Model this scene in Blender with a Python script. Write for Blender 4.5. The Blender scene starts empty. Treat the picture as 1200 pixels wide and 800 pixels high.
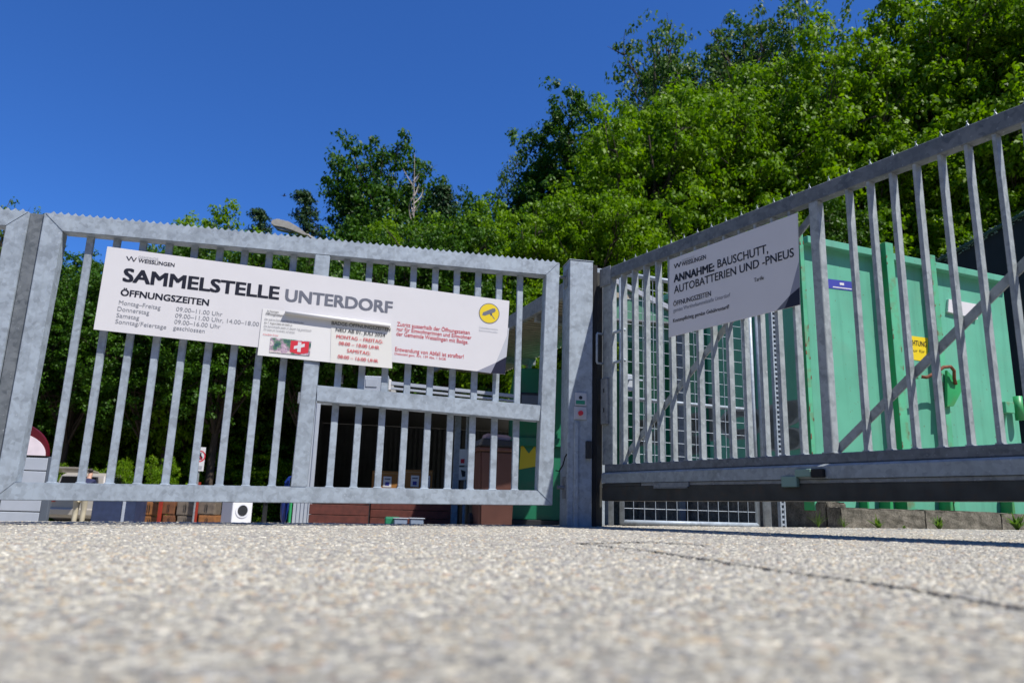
import bpy, bmesh, math, random
import numpy as np
from mathutils import Vector, Matrix
random.seed(7); RNG = np.random.default_rng(11)
S = bpy.context.scene; COL = S.collection
# ------------------------------------------------------------ camera, sky, sun, exposure
CH = .125                                   # camera height over the asphalt
FPX, PITCH, ROLL = 876.0, .2196, .0292      # focal length in px of the 1200 px wide photo
cp, sp, cr, sr = math.cos(PITCH), math.sin(PITCH), math.cos(ROLL), math.sin(ROLL)
FW = np.array([0, cp, sp]); U0 = np.array([0, -sp, cp]); R0 = np.array([1., 0, 0])
RX = cr*R0 + sr*U0; UX = -sr*R0 + cr*U0
cam = bpy.data.cameras.new('camera'); camo = bpy.data.objects.new('camera', cam); COL.objects.link(camo)
cam.sensor_width = 36; cam.lens = 36*FPX/1200; cam.clip_start = .02; cam.clip_end = 2000
camo.matrix_world = Matrix(((RX[0], UX[0], -FW[0], 0), (RX[1], UX[1], -FW[1], 0), (RX[2], UX[2], -FW[2], CH), (0, 0, 0, 1)))
cam.dof.use_dof = True; cam.dof.focus_distance = 6.0; cam.dof.aperture_fstop = 2.8
S.camera = camo
SUN_EL, SUN_PHI, LYAW = math.radians(58), math.radians(41), .2104
sh = np.array([math.sin(LYAW)*math.cos(SUN_PHI)+math.cos(LYAW)*math.sin(SUN_PHI), -math.cos(LYAW)*math.cos(SUN_PHI)+math.sin(LYAW)*math.sin(SUN_PHI)])
SUNV = Vector((sh[0]*math.cos(SUN_EL), sh[1]*math.cos(SUN_EL), math.sin(SUN_EL)))
w = bpy.data.worlds.new('World'); S.world = w; w.use_nodes = True
nt = w.node_tree; bg = nt.nodes['Background']
sky = nt.nodes.new('ShaderNodeTexSky'); sky.sky_type = 'NISHITA'; sky.sun_disc = False
sky.sun_elevation = SUN_EL; sky.sun_rotation = math.atan2(sh[0], sh[1]); sky.altitude = 0
sky.air_density = 1.0; sky.dust_density = 0.; sky.ozone_density = 10.0
tint = nt.nodes.new('ShaderNodeMix'); tint.data_type = 'RGBA'; tint.blend_type = 'MULTIPLY'; tint.inputs[0].default_value = 1
tint.inputs[7].default_value = (.46, .79, 1.23, 1); nt.links.new(sky.outputs[0], tint.inputs[6])
nt.links.new(tint.outputs[2], bg.inputs[0]); bg.inputs[1].default_value = .10
sun = bpy.data.lights.new('sun', 'SUN'); suno = bpy.data.objects.new('sun', sun); COL.objects.link(suno)
sun.energy = 5.0; sun.angle = math.radians(.5); sun.color = (1, .955, .88)
suno.rotation_euler = SUNV.to_track_quat('Z', 'Y').to_euler()
S.view_settings.view_transform = 'Standard'; S.view_settings.look = 'None'
S.view_settings.exposure = .32; S.view_settings.gamma = 1
S.cycles.max_bounces = 6; S.cycles.diffuse_bounces = 3; S.cycles.glossy_bounces = 2
S.cycles.transmission_bounces = 3; S.cycles.transparent_max_bounces = 6
S.cycles.caustics_reflective = False; S.cycles.caustics_refractive = False

# ------------------------------------------------------------ survey helpers
def ray(x, y): return FW*FPX + RX*(x-600) - UX*(y-400)
def at(x, y, d):                            # point at depth d (world y) on the sight line of photo pixel x, y
    r = ray(x, y); t = d/r[1]; q = r*t; return Vector((q[0], q[1], q[2]+CH))
def gz(x, y):                               # height of the asphalt
    if x > 6: z = .0225*6-.036+.0105*(x-6)
    elif x < -6: z = -.0175*6-.036+.0295*(x+6)
    else: z = (.0225 if x > 0 else .0175)*x-.001*x*x
    if y > 6: z -= .027*(y-6)
    return z
def gpt(px, d):                             # ground point under photo column px at depth d
    x = 0.
    q = at(px, 600, d); return Vector((q.x, d, gz(q.x, d)))
def pix(p):
    q = np.array(p)-np.array([0, 0, CH]); z = q@FW; return 600+FPX*(q@RX)/z, 400-FPX*(q@UX)/z
class Frame:                                # vertical plane: x along, y back, z up; origin on the ground
    def __init__(s, ox, oy, yaw, oz=None):
        s.yaw = yaw; s.o = Vector((ox, oy, gz(ox, oy) if oz is None else oz))
        s.u = np.array([math.cos(yaw), math.sin(yaw), 0]); s.n = np.array([-math.sin(yaw), math.cos(yaw), 0])
    def b(s, x, y, back=0.):                # photo pixel -> local (u, z) on the plane 'back' behind the origin plane
        r = ray(x, y); o = np.array([s.o.x, s.o.y, 0])+s.n*back
        t = (o@s.n)/(r@s.n); q = r*t
        return float((q-o)@s.u), float(q[2]+CH-s.o.z)
    def place(s, e): e.location = s.o; e.rotation_euler = (0, 0, s.yaw)

# ------------------------------------------------------------ materials
MATS = {}
def nodes(name):
    m = bpy.data.materials.new(name); m.use_nodes = True; t = m.node_tree
    return m, t, t.nodes['Principled BSDF']
def N(t, kind, **k):
    n = t.nodes.new(kind)
    for a, v in k.items():
        if a.startswith('i_'):
            key = a[2:]; key = int(key) if key.isdigit() else key.replace('_', ' ')
            n.inputs[key].default_value = v
        else: setattr(n, a, v)
    return n
def ramp(t, stops, fac):
    r = N(t, 'ShaderNodeValToRGB'); e = r.color_ramp.elements
    while len(e) < len(stops): e.new(.5)
    for el, (p, c) in zip(e, stops): el.position = p; el.color = (*c, 1)
    t.links.new(fac, r.inputs[0]); return r.outputs[0]
def coord(t): return N(t, 'ShaderNodeTexCoord').outputs['Object']
def mix(t, fac, a, b, mode='MIX'):
    m = N(t, 'ShaderNodeMix', data_type='RGBA', blend_type=mode)
    for s_, v in ((0, fac), (6, a), (7, b)):
        if isinstance(v, (int, float)): m.inputs[s_].default_value = v
        elif isinstance(v, tuple): m.inputs[s_].default_value = (*v, 1)
        else: t.links.new(v, m.inputs[s_])
    return m.outputs[2]
def bump(t, p, h, strength=.3, dist=.002):
    b = N(t, 'ShaderNodeBump'); b.inputs['Strength'].default_value = strength; b.inputs['Distance'].default_value = dist
    t.links.new(h, b.inputs['Height']); t.links.new(b.outputs[0], p.inputs['Normal'])
def paint(name, c, rough=.5, metal=0, var=.12, scale=6, dirt=0., dirtc=(.12, .1, .08), spec=.5):
    if name in MATS: return MATS[name]
    m, t, p = nodes(name); co = coord(t)
    n = N(t, 'ShaderNodeTexNoise', i_Scale=scale, i_Detail=5.); t.links.new(co, n.inputs[0])
    a = tuple(max(0, x*(1-var)) for x in c); b = tuple(min(1, x*(1+var)) for x in c)
    o = ramp(t, [(.3, a), (.7, b)], n.outputs[0])
    if dirt:
        n2 = N(t, 'ShaderNodeTexNoise', i_Scale=scale*2.3, i_Detail=7.); t.links.new(co, n2.inputs[0])
        f = ramp(t, [(.52, (0, 0, 0)), (.72, (dirt,)*3)], n2.outputs[0]); o = mix(t, f, o, dirtc)
    t.links.new(o, p.inputs['Base Color']); p.inputs['Roughness'].default_value = rough; p.inputs['Metallic'].default_value = metal
    p.inputs['Specular IOR Level'].default_value = spec
    MATS[name] = m; return m
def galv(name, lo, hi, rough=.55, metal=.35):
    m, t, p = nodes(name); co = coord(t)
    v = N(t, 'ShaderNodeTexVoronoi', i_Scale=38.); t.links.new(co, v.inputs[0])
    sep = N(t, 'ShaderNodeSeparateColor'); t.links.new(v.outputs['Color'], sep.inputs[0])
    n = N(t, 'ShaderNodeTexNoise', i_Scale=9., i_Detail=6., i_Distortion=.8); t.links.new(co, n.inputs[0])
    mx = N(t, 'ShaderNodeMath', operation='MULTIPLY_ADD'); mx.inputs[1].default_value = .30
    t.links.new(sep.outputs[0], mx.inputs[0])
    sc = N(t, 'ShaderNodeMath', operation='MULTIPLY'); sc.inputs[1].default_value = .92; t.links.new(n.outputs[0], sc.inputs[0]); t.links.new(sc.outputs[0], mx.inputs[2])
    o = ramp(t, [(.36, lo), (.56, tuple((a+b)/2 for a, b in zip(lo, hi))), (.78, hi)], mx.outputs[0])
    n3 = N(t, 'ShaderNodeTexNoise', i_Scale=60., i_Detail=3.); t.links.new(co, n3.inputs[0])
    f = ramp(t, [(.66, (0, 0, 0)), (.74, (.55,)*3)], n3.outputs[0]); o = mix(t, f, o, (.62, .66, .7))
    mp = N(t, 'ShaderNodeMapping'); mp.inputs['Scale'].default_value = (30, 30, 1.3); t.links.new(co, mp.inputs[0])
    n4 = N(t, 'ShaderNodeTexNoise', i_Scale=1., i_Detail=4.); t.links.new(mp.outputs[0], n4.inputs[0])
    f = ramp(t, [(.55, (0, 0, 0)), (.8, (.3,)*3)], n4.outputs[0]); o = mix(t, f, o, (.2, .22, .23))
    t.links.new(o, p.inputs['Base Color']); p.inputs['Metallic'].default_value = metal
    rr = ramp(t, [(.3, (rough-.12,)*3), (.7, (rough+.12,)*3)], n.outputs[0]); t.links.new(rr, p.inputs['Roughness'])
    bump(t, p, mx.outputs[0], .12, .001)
    MATS[name] = m; return m
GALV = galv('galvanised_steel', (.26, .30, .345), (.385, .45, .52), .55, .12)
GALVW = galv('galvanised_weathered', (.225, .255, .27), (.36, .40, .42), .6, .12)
GALVS = galv('galvanised_dark_tone', (.085, .10, .115), (.17, .19, .21), .6, .1)  # dark tone; shade of the angled gate's rails is put into the colour
GALVD = galv('galvanised_dull', (.17, .185, .20), (.28, .30, .31), .6, .12)
def ribbed(name, c, axis, per, rough=.5, depth=.01): return paint(name, c, rough)
WHITE = paint('sign_white', (.70, .69, .71), .42, var=.02)
PAPER = paint('paper', (.77, .765, .76), .35, var=.015, scale=3)
PAPER2 = paint('paper_warm', (.76, .75, .71), .35, var=.015, scale=3)
BLACK = paint('print_black', (.008, .009, .02), .5, var=0)
GREY = paint('print_grey', (.15, .16, .20), .5, var=0)
LGREY = paint('print_soft_grey', (.24, .25, .28), .5, var=0)
PALE = paint('print_pale', (.42, .43, .46), .5, var=0)
RED = paint('print_red', (.62, .03, .05), .5, var=0)
NAVY = paint('print_navy', (.012, .013, .035), .4, var=0)
MIDG = paint('print_mid', (.28, .29, .36), .4, var=0)
LTG = paint('print_light', (.50, .52, .57), .4, var=0)
YEL = paint('print_yellow', (.80, .60, .02), .45, var=.02)
BLUEP = paint('print_blue', (.05, .06, .35), .45, var=.05)
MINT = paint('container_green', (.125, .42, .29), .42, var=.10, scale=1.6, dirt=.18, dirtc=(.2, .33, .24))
def weather(m, base):
    t = m.node_tree; p = t.nodes['Principled BSDF']; src = p.inputs['Base Color'].links[0].from_socket; co = coord(t)
    mp = N(t, 'ShaderNodeMapping'); mp.inputs['Scale'].default_value = (14, 14, .7); t.links.new(co, mp.inputs[0])
    n = N(t, 'ShaderNodeTexNoise', i_Scale=1., i_Detail=6.); t.links.new(mp.outputs[0], n.inputs[0])
    f = ramp(t, [(.50, (0, 0, 0)), (.74, (.38,)*3)], n.outputs[0]); o = mix(t, f, src, tuple(x*.55 for x in base))
    n2 = N(t, 'ShaderNodeTexNoise', i_Scale=34., i_Detail=3.); t.links.new(co, n2.inputs[0])
    f2 = ramp(t, [(.70, (0, 0, 0)), (.735, (.8,)*3)], n2.outputs[0]); o = mix(t, f2, o, (.13, .07, .035))
    n3 = N(t, 'ShaderNodeTexNoise', i_Scale=2.2, i_Detail=2.); t.links.new(co, n3.inputs[0])
    bump(t, p, n3.outputs[0], .5, .03); t.links.new(o, p.inputs['Base Color'])
weather(MINT, (.125, .42, .29))
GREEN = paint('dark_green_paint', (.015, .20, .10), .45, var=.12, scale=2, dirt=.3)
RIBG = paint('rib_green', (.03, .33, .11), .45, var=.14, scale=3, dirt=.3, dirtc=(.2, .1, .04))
RUST = paint('rust', (.16, .055, .025), .85, var=.5, scale=40)
DARK = paint('dark_plastic', (.02, .022, .026), .5, var=.2)
RUBBER = paint('rubber', (.012, .012, .013), .8, var=.2)
BROWNR = paint('red_brown_wood', (.10, .024, .016), .7, var=.3, scale=12)
BEAM = paint('beam_dark', (.035, .037, .034), .6, var=.4, scale=9, dirt=.5, dirtc=(.07, .04, .02))
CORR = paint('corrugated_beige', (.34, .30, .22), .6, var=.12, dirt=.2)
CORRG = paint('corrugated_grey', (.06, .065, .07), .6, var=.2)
CARD = paint('cardboard', (.34, .15, .035), .8, var=.1)
PGREY = paint('panel_grey', (.42, .46, .52), .5, var=.05)
PGREYD = paint('panel_dark_grey', (.10, .12, .15), .5, var=.1)
def glassm():
    m, t, p = nodes('tinted_glass'); p.inputs['Base Color'].default_value = (.01, .014, .02, 1); p.inputs['Roughness'].default_value = .06
    p.inputs['Coat Weight'].default_value = .6; return m
GLASS = glassm()
def concrete(name, lo, hi, sc=14, bstr=.8, bd=.012):
    m, t, p = nodes(name); co = coord(t)
    n = N(t, 'ShaderNodeTexNoise', i_Scale=float(sc), i_Detail=9., i_Roughness=.7); t.links.new(co, n.inputs[0])
    v = N(t, 'ShaderNodeTexNoise', i_Scale=70., i_Detail=4.); t.links.new(co, v.inputs[0])
    o = ramp(t, [(.32, lo), (.5, tuple((a+b)/2 for a, b in zip(lo, hi))), (.68, hi)], n.outputs[0])
    f = ramp(t, [(.4, (0, 0, 0)), (.7, (.6,)*3)], v.outputs[0]); o = mix(t, f, o, tuple(x*.45 for x in lo))
    t.links.new(o, p.inputs['Base Color']); p.inputs['Roughness'].default_value = .95
    bump(t, p, n.outputs[0], bstr, bd); return m
CONC = concrete('rough_concrete', (.055, .052, .038), (.27, .245, .195), 11)
# asphalt with worn aggregate
def asphalt():
    m, t, p = nodes('worn_asphalt'); co = coord(t)
    v = N(t, 'ShaderNodeTexVoronoi', i_Scale=95.); v.inputs['Randomness'].default_value = 1; t.links.new(co, v.inputs[0])
    sep = N(t, 'ShaderNodeSeparateColor'); t.links.new(v.outputs['Color'], sep.inputs[0])
    base = ramp(t, [(0, (.21, .20, .18)), (.25, (.34, .325, .29)), (.5, (.45, .425, .37)), (.72, (.40, .34, .26)), (.85, (.30, .30, .29)), (1, (.60, .57, .50))], sep.outputs[0])
    gap = ramp(t, [(.35, (0, 0, 0)), (.75, (.75,)*3)], v.outputs['Distance'])
    mul = N(t, 'ShaderNodeMath', operation='MULTIPLY'); mul.inputs[1].default_value = 95*.9
    d = N(t, 'ShaderNodeTexVoronoi', i_Scale=95., feature='DISTANCE_TO_EDGE'); t.links.new(co, d.inputs[0])
    gp = ramp(t, [(.02, (.8,)*3), (.12, (0, 0, 0))], d.outputs['Distance'])
    o = mix(t, gp, base, (.18, .17, .15))
    n = N(t, 'ShaderNodeTexNoise', i_Scale=1.6, i_Detail=5.); t.links.new(co, n.inputs[0])
    st = ramp(t, [(.35, (.80, .80, .81)), (.65, (1.10, 1.08, 1.04))], n.outputs[0])
    o = mix(t, 1., o, st, 'MULTIPLY')
    t.links.new(o, p.inputs['Base Color']); p.inputs['Roughness'].default_value = .85
    bump(t, p, d.outputs['Distance'], .5, .004); return m
ASPH = asphalt()
def stone():
    m, t, p = nodes('aggregate_stone'); a = N(t, 'ShaderNodeAttribute', attribute_name='tint')
    n = N(t, 'ShaderNodeTexNoise', i_Scale=220., i_Detail=3.); t.links.new(coord(t), n.inputs[0])
    st = ramp(t, [(.3, (.82,)*3), (.7, (1.12,)*3)], n.outputs[0])
    o = mix(t, 1., a.outputs['Color'], st, 'MULTIPLY'); t.links.new(o, p.inputs['Base Color']); p.inputs['Roughness'].default_value = .65; return m
STONE = stone()
def leafmat(name, stops, trans=.35):
    m, t, p = nodes(name); a = N(t, 'ShaderNodeAttribute', attribute_name='tint')
    sep = N(t, 'ShaderNodeSeparateColor'); t.links.new(a.outputs['Color'], sep.inputs[0])
    o = ramp(t, stops, sep.outputs[0]); t.links.new(o, p.inputs['Base Color']); p.inputs['Roughness'].default_value = .5
    p.inputs['Specular IOR Level'].default_value = .22
    tr = N(t, 'ShaderNodeBsdfTranslucent'); o2 = mix(t, 1., o, (1.25, 1.35, .45), 'MULTIPLY'); t.links.new(o2, tr.inputs[0])
    ms = N(t, 'ShaderNodeMixShader'); ms.inputs[0].default_value = trans
    t.links.new(p.outputs[0], ms.inputs[1]); t.links.new(tr.outputs[0], ms.inputs[2])
    t.links.new(ms.outputs[0], t.nodes['Material Output'].inputs[0]); return m
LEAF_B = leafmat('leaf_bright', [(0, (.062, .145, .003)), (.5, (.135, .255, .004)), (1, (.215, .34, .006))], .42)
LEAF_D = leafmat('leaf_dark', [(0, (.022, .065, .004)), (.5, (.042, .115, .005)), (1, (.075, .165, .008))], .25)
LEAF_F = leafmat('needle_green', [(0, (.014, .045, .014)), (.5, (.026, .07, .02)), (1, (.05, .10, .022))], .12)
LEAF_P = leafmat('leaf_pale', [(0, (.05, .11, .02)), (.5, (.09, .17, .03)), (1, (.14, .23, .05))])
BARK = paint('bark', (.06, .045, .032), .9, var=.4, scale=8)
BIRCH = paint('bark_pale', (.40, .34, .30), .8, var=.3, scale=8)
BLOCKER = paint('blocker_dark_green', (.03, .05, .012), .95, var=.5, scale=.3)  # for the unseen ring that holds back skylight
SOIL = paint('forest_soil', (.022, .022, .010), .95, var=.5, scale=1.5)

# ------------------------------------------------------------ objects and meshes
def tag(o, label, cat, group=None, kind=None):
    if label: o['label'] = label
    if cat: o['category'] = cat
    if group: o['group'] = group
    if kind: o['kind'] = kind
    return o
def thing(name, label, cat, loc=(0, 0, 0), rz=0, group=None):
    o = bpy.data.objects.new(name, None); COL.objects.link(o); o.empty_display_size = .1
    o.location = loc; o.rotation_euler = (0, 0, rz); return tag(o, label, cat, group)
class MB:
    def __init__(s): s.v = []; s.f = []
    def add(s, vs, fs):
        k = len(s.v); s.v += [tuple(map(float, v)) for v in vs]; s.f += [tuple(i+k for i in f) for f in fs]; return s
    def box(s, x0, x1, y0, y1, z0, z1, c=0.):
        if c <= 0:
            return s.add([(x0, y0, z0), (x1, y0, z0), (x1, y1, z0), (x0, y1, z0), (x0, y0, z1), (x1, y0, z1), (x1, y1, z1), (x0, y1, z1)],
                         [(0, 3, 2, 1), (4, 5, 6, 7), (0, 1, 5, 4), (1, 2, 6, 5), (2, 3, 7, 6), (3, 0, 4, 7)])
        b = bmesh.new(); bmesh.ops.create_cube(b, size=1)
        for v in b.verts: v.co = Vector(((x0+x1)/2+v.co.x*(x1-x0), (y0+y1)/2+v.co.y*(y1-y0), (z0+z1)/2+v.co.z*(z1-z0)))
        bmesh.ops.bevel(b, geom=b.edges[:], offset=c, segments=1, affect='EDGES'); return s.bm(b)
    def bm(s, b):
        b.verts.index_update(); s.add([v.co for v in b.verts], [[v.index for v in f.verts] for f in b.faces]); b.free(); return s
    def prism(s, pts, y0, y1, c=0.):             # polygon in x,z extruded along y
        n = len(pts); a = sum(pts[i][0]*pts[(i+1) % n][1]-pts[(i+1) % n][0]*pts[i][1] for i in range(n))
        if a < 0: pts = pts[::-1]
        vs = [(x, y0, z) for x, z in pts]+[(x, y1, z) for x, z in pts]
        fs = [tuple(range(n)), tuple(range(2*n-1, n-1, -1))]+[(i, i+n, (i+1) % n+n, (i+1) % n) for i in range(n)]
        if c <= 0: return s.add(vs, fs)
        b = bmesh.new(); bv = [b.verts.new(v) for v in vs]
        for f in fs: b.faces.new([bv[i] for i in f])
        bmesh.ops.recalc_face_normals(b, faces=b.faces[:]); bmesh.ops.bevel(b, geom=b.edges[:], offset=c, segments=2, affect='EDGES'); return s.bm(b)
    def tube(s, pts, r, n=8, caps=True):
        pts = [Vector(p) for p in pts]; rs = r if isinstance(r, (list, tuple)) else [r]*len(pts); k = len(s.v); up = Vector((0, 0, 1))
        t0 = (pts[1]-pts[0]).normalized(); a = t0.cross(up)
        if a.length < .05: a = t0.cross(Vector((1, 0, 0)))
        a.normalize()
        for i, p in enumerate(pts):
            t = (pts[min(i+1, len(pts)-1)]-pts[max(i-1, 0)]).normalized(); a = (a-t*a.dot(t)).normalized(); b = t.cross(a)
            for j in range(n):
                q = p+(a*math.cos(2*math.pi*j/n)+b*math.sin(2*math.pi*j/n))*rs[i]; s.v.append(tuple(q))
        for i in range(len(pts)-1):
            for j in range(n): s.f.append((k+i*n+j, k+i*n+(j+1) % n, k+(i+1)*n+(j+1) % n, k+(i+1)*n+j))
        if caps: s.f.append(tuple(k+j for j in range(n-1, -1, -1))); s.f.append(tuple(k+(len(pts)-1)*n+j for j in range(n)))
        return s
    def disc(s, cx, y, cz, r, n=28, rin=0.):
        ps = [(cx+r*math.cos(2*math.pi*i/n), y, cz+r*math.sin(2*math.pi*i/n)) for i in range(n)]
        if rin <= 0: return s.add(ps, [tuple(range(n))])
        ps += [(cx+rin*math.cos(2*math.pi*i/n), y, cz+rin*math.sin(2*math.pi*i/n)) for i in range(n)]
        return s.add(ps, [(i, (i+1) % n, (i+1) % n+n, i+n) for i in range(n)])
    def build(s, name, mat, parent=None, smooth=False, loc=None, label=None):
        me = bpy.data.meshes.new(name); me.from_pydata(s.v, [], s.f); me.materials.append(mat)
        if smooth: me.polygons.foreach_set('use_smooth', [True]*len(me.polygons))
        me.update(); o = bpy.data.objects.new(name, me); COL.objects.link(o)
        if parent: o.parent = parent
        if loc is not None: o.location = loc
        if label: o['label'] = label
        return o
def copy_tree(o, parent=None):
    c = o.copy(); COL.objects.link(c)
    if parent: c.parent = parent
    for ch in list(o.children): copy_tree(ch, c)
    return c
def npmesh(name, V, Fq, mat, tint=None, smooth=False):
    me = bpy.data.meshes.new(name); nv, nf = len(V), len(Fq); k = Fq.shape[1]
    me.vertices.add(nv); me.vertices.foreach_set('co', V.astype(np.float32).ravel())
    me.loops.add(nf*k); me.loops.foreach_set('vertex_index', Fq.astype(np.int32).ravel())
    me.polygons.add(nf); me.polygons.foreach_set('loop_start', np.arange(0, nf*k, k, dtype=np.int32))
    me.update(calc_edges=True)
    if tint is not None:
        a = me.color_attributes.new('tint', 'FLOAT_COLOR', 'POINT')
        c = np.ones((nv, 4), np.float32); c[:, :3] = tint if tint.ndim == 2 else tint[:, None]
        a.data.foreach_set('color', c.ravel())
    me.materials.append(mat)
    if smooth: me.polygons.foreach_set('use_smooth', [True]*nf)
    return me
# lettering
_tc = {}
def glyphs(string, bold):
    k = (string, bold)
    if k in _tc: return _tc[k]
    cu = bpy.data.curves.new('lettering', 'FONT'); cu.body = string; cu.size = 1; cu.offset = bold; cu.resolution_u = 3; cu.fill_mode = 'FRONT'
    o = bpy.data.objects.new('lettering', cu); COL.objects.link(o); bpy.context.view_layer.update()
    me = o.evaluated_get(bpy.context.evaluated_depsgraph_get()).to_mesh()
    v = [tuple(x.co) for x in me.vertices]; f = [tuple(p.vertices) for p in me.polygons]
    bpy.data.objects.remove(o); bpy.data.curves.remove(cu); _tc[k] = (v, f); return v, f
CAP = max(v[1] for v in glyphs('H', 0)[0])
def letter(parent, fr, string, p0, p1, cap, mat, bold=0., y=-.002, back=0., name='lettering'):
    v, f = glyphs(string, 0.); x0 = min(a[0] for a in v); x1 = max(a[0] for a in v)
    a = fr.b(*p0, back); b = fr.b(*p1, back)
    mx, my = (p0[0]+p1[0])/2, (p0[1]+p1[1])/2
    c = fr.b(mx, my, back); d = fr.b(mx, my-cap, back); sy = (d[1]-c[1])/CAP
    m = MB(); k = 0; sg_ = bold*1.1*sy
    for ox, oz in (((0, 0),) if bold <= 0 else ((-1, -1), (1, -1), (1, 1), (-1, 1), (0, 0))):
        k += 1; m.add([(a[0]+(b[0]-a[0])*(q[0]-x0)/(x1-x0)+ox*sg_, y-k*.00012, a[1]+(b[1]-a[1])*(q[0]-x0)/(x1-x0)+q[1]*sy+oz*sg_*.6) for q in v], [t[::-1] for t in f])
    # orient towards -y
    return m.build(name, mat, parent)
def flat(fr, pts, y, back=0.):
    q = [fr.b(*p, back) for p in pts]; return MB().add([(a, y, b) for a, b in q], [tuple(range(len(q)))])

# ------------------------------------------------------------ ground
def ground():
    xs = sorted(set([-300, -150, -80, -50, -30, -20, -14, -10, -8]+list(np.round(np.arange(-6, 6.01, .5), 3))+[8, 10, 14, 20, 30, 50, 80, 150, 300]))
    ys = sorted(set([-300, -100, -30, -10, -4, -2]+list(np.arange(-1, 6.01, .5))+[6.25, 7, 8, 9, 11, 13, 16, 20, 25, 32, 45, 70, 120, 300]))
    vs = [(x, y, gz(x, y) if y < 60 else gz(x, 60)-.0*(y-60)) for y in ys for x in xs]; n = len(xs)
    fs = [(j*n+i, j*n+i+1, (j+1)*n+i+1, (j+1)*n+i) for j in range(len(ys)-1) for i in range(n-1)]
    o = MB().add(vs, fs).build('asphalt_ground', ASPH, smooth=True); o['kind'] = 'structure'
ground()
def hz(x, y):                                # the wooded slope
    y0 = 27-.05*x+(-2.5 if x > 6 else 0)*min(1, max(0, (x-6)/6)); k = .17+.40/(1+math.exp(-(x-4)/7.))
    d = max(0, y-y0); b = gz(x, min(y, 60)) if abs(x) < 300 else 0
    return b+k*d*(d/(d+5))*(1 if y < 70 else 70/y)+.5*math.sin(x*.31+y*.2)*min(1, d/6)
def hill():
    xs = np.linspace(-90, 90, 46); ys = np.concatenate([np.linspace(24, 70, 32), np.linspace(74, 140, 12)])
    vs = [(x, y, hz(x, y)+(-.05 if y < 26 else .02)) for y in ys for x in xs]; n = len(xs)
    fs = [(j*n+i, j*n+i+1, (j+1)*n+i+1, (j+1)*n+i) for j in range(len(ys)-1) for i in range(n-1)]
    o = MB().add(vs, fs).build('hillside', SOIL, smooth=True); o['kind'] = 'structure'
hill()
def sky_blocker():                                # unseen dark ring added beside and behind the camera to cut skylight
    vs = []; fs = []; na = 40; rr_ = [38, 46, 60, 85, 120, 170]
    for j, r_ in enumerate(rr_):
        for i in range(na+1):
            a = math.radians(128+(412-128)*i/na); x, y = math.cos(a)*r_, math.sin(a)*r_
            vs.append((x, y, [-1.5, 9, 19, 31, 44, 60][j]*(1+.12*math.sin(a*7+j))-.0*r_))
    for j in range(len(rr_)-1):
        for i in range(na): k = j*(na+1)+i; fs.append((k, k+1, k+na+2, k+na+1))
    o = MB().add(vs, fs).build('unseen_sky_blocker', BLOCKER, smooth=True); o['kind'] = 'structure'
sky_blocker()
def chips():
    # loose-set aggregate proud of the worn asphalt close to the lens
    n = 62000
    d = np.exp(RNG.uniform(math.log(.42), math.log(6.5), n)); x = RNG.uniform(-.80, .80, n)*d
    s = RNG.uniform(.0035, .009, n)*np.where(RNG.random(n) < .14, 1.6, 1.)*np.clip(1.8-d*.5, 1, 1.55)*np.clip(d/2.2, 1, 2.2)**.5
    z = np.where(x > 0, .0225, .0175)*x-.001*x*x; d = np.where(d > 6, 12-d, d)
    ang = RNG.uniform(0, 6.283, n); asp = RNG.uniform(.55, 1., n); hgt = RNG.uniform(.0006, .0028, n)
    base = np.array([(math.cos(a), math.sin(a)) for a in np.arange(6)*math.pi/3])
    V = np.zeros((n, 12, 3)); jit = RNG.uniform(.75, 1.2, (n, 6))
    bx = base[None, :, 0]*jit*s[:, None]; by = base[None, :, 1]*jit*(s*asp)[:, None]
    c, sn = np.cos(ang)[:, None], np.sin(ang)[:, None]
    for k, sc in ((0, 1.), (6, .68)):
        V[:, k:k+6, 0] = x[:, None]+(bx*c-by*sn)*sc; V[:, k:k+6, 1] = d[:, None]+(bx*sn+by*c)*sc
    V[:, :6, 2] = z[:, None]-.001; tilt = RNG.normal(0, .0005, (n, 6)); V[:, 6:, 2] = (z+hgt)[:, None]+tilt
    F = []
    for i in range(6):
        F.append((i, (i+1) % 6, (i+1) % 6+6, i+6))
    F += [(6, 7, 8, 9), (6, 9, 10, 11)]
    F = (np.array(F)[None]+12*np.arange(n)[:, None, None]).reshape(-1, 4)
    pal = np.array([(.40, .39, .38), (.50, .49, .47), (.30, .30, .32), (.56, .53, .48), (.46, .38, .29), (.36, .35, .34), (.68, .66, .63), (.44, .34, .28), (.25, .25, .26), (.50, .50, .52)])
    t = pal[RNG.choice(len(pal), n, p=[.2, .17, .12, .12, .06, .13, .07, .03, .05, .05])]*RNG.uniform(.70, 1.22, (n, 1))*(.90-.16*np.clip((1.6-d)/1.0, 0, 1))[:, None]*np.array([1.0, .975, .84])  # tint darkens towards the camera, lens vignetting put into the stone colour
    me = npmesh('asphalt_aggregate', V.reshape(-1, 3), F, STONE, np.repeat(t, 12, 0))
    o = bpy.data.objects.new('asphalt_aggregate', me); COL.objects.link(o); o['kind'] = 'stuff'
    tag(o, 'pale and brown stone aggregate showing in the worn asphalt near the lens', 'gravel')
chips()
def gray(px, py):                            # ground point seen at a photo pixel
    lo, hi = .3, 40.
    r = ray(px, py)
    for _ in range(60):
        m = (lo+hi)/2; q = r*(m/r[1])
        if q[2]+CH > gz(q[0], m): lo = m
        else: hi = m
    q = r*(lo/r[1]); return Vector((q[0], lo, gz(q[0], lo)))
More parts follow.
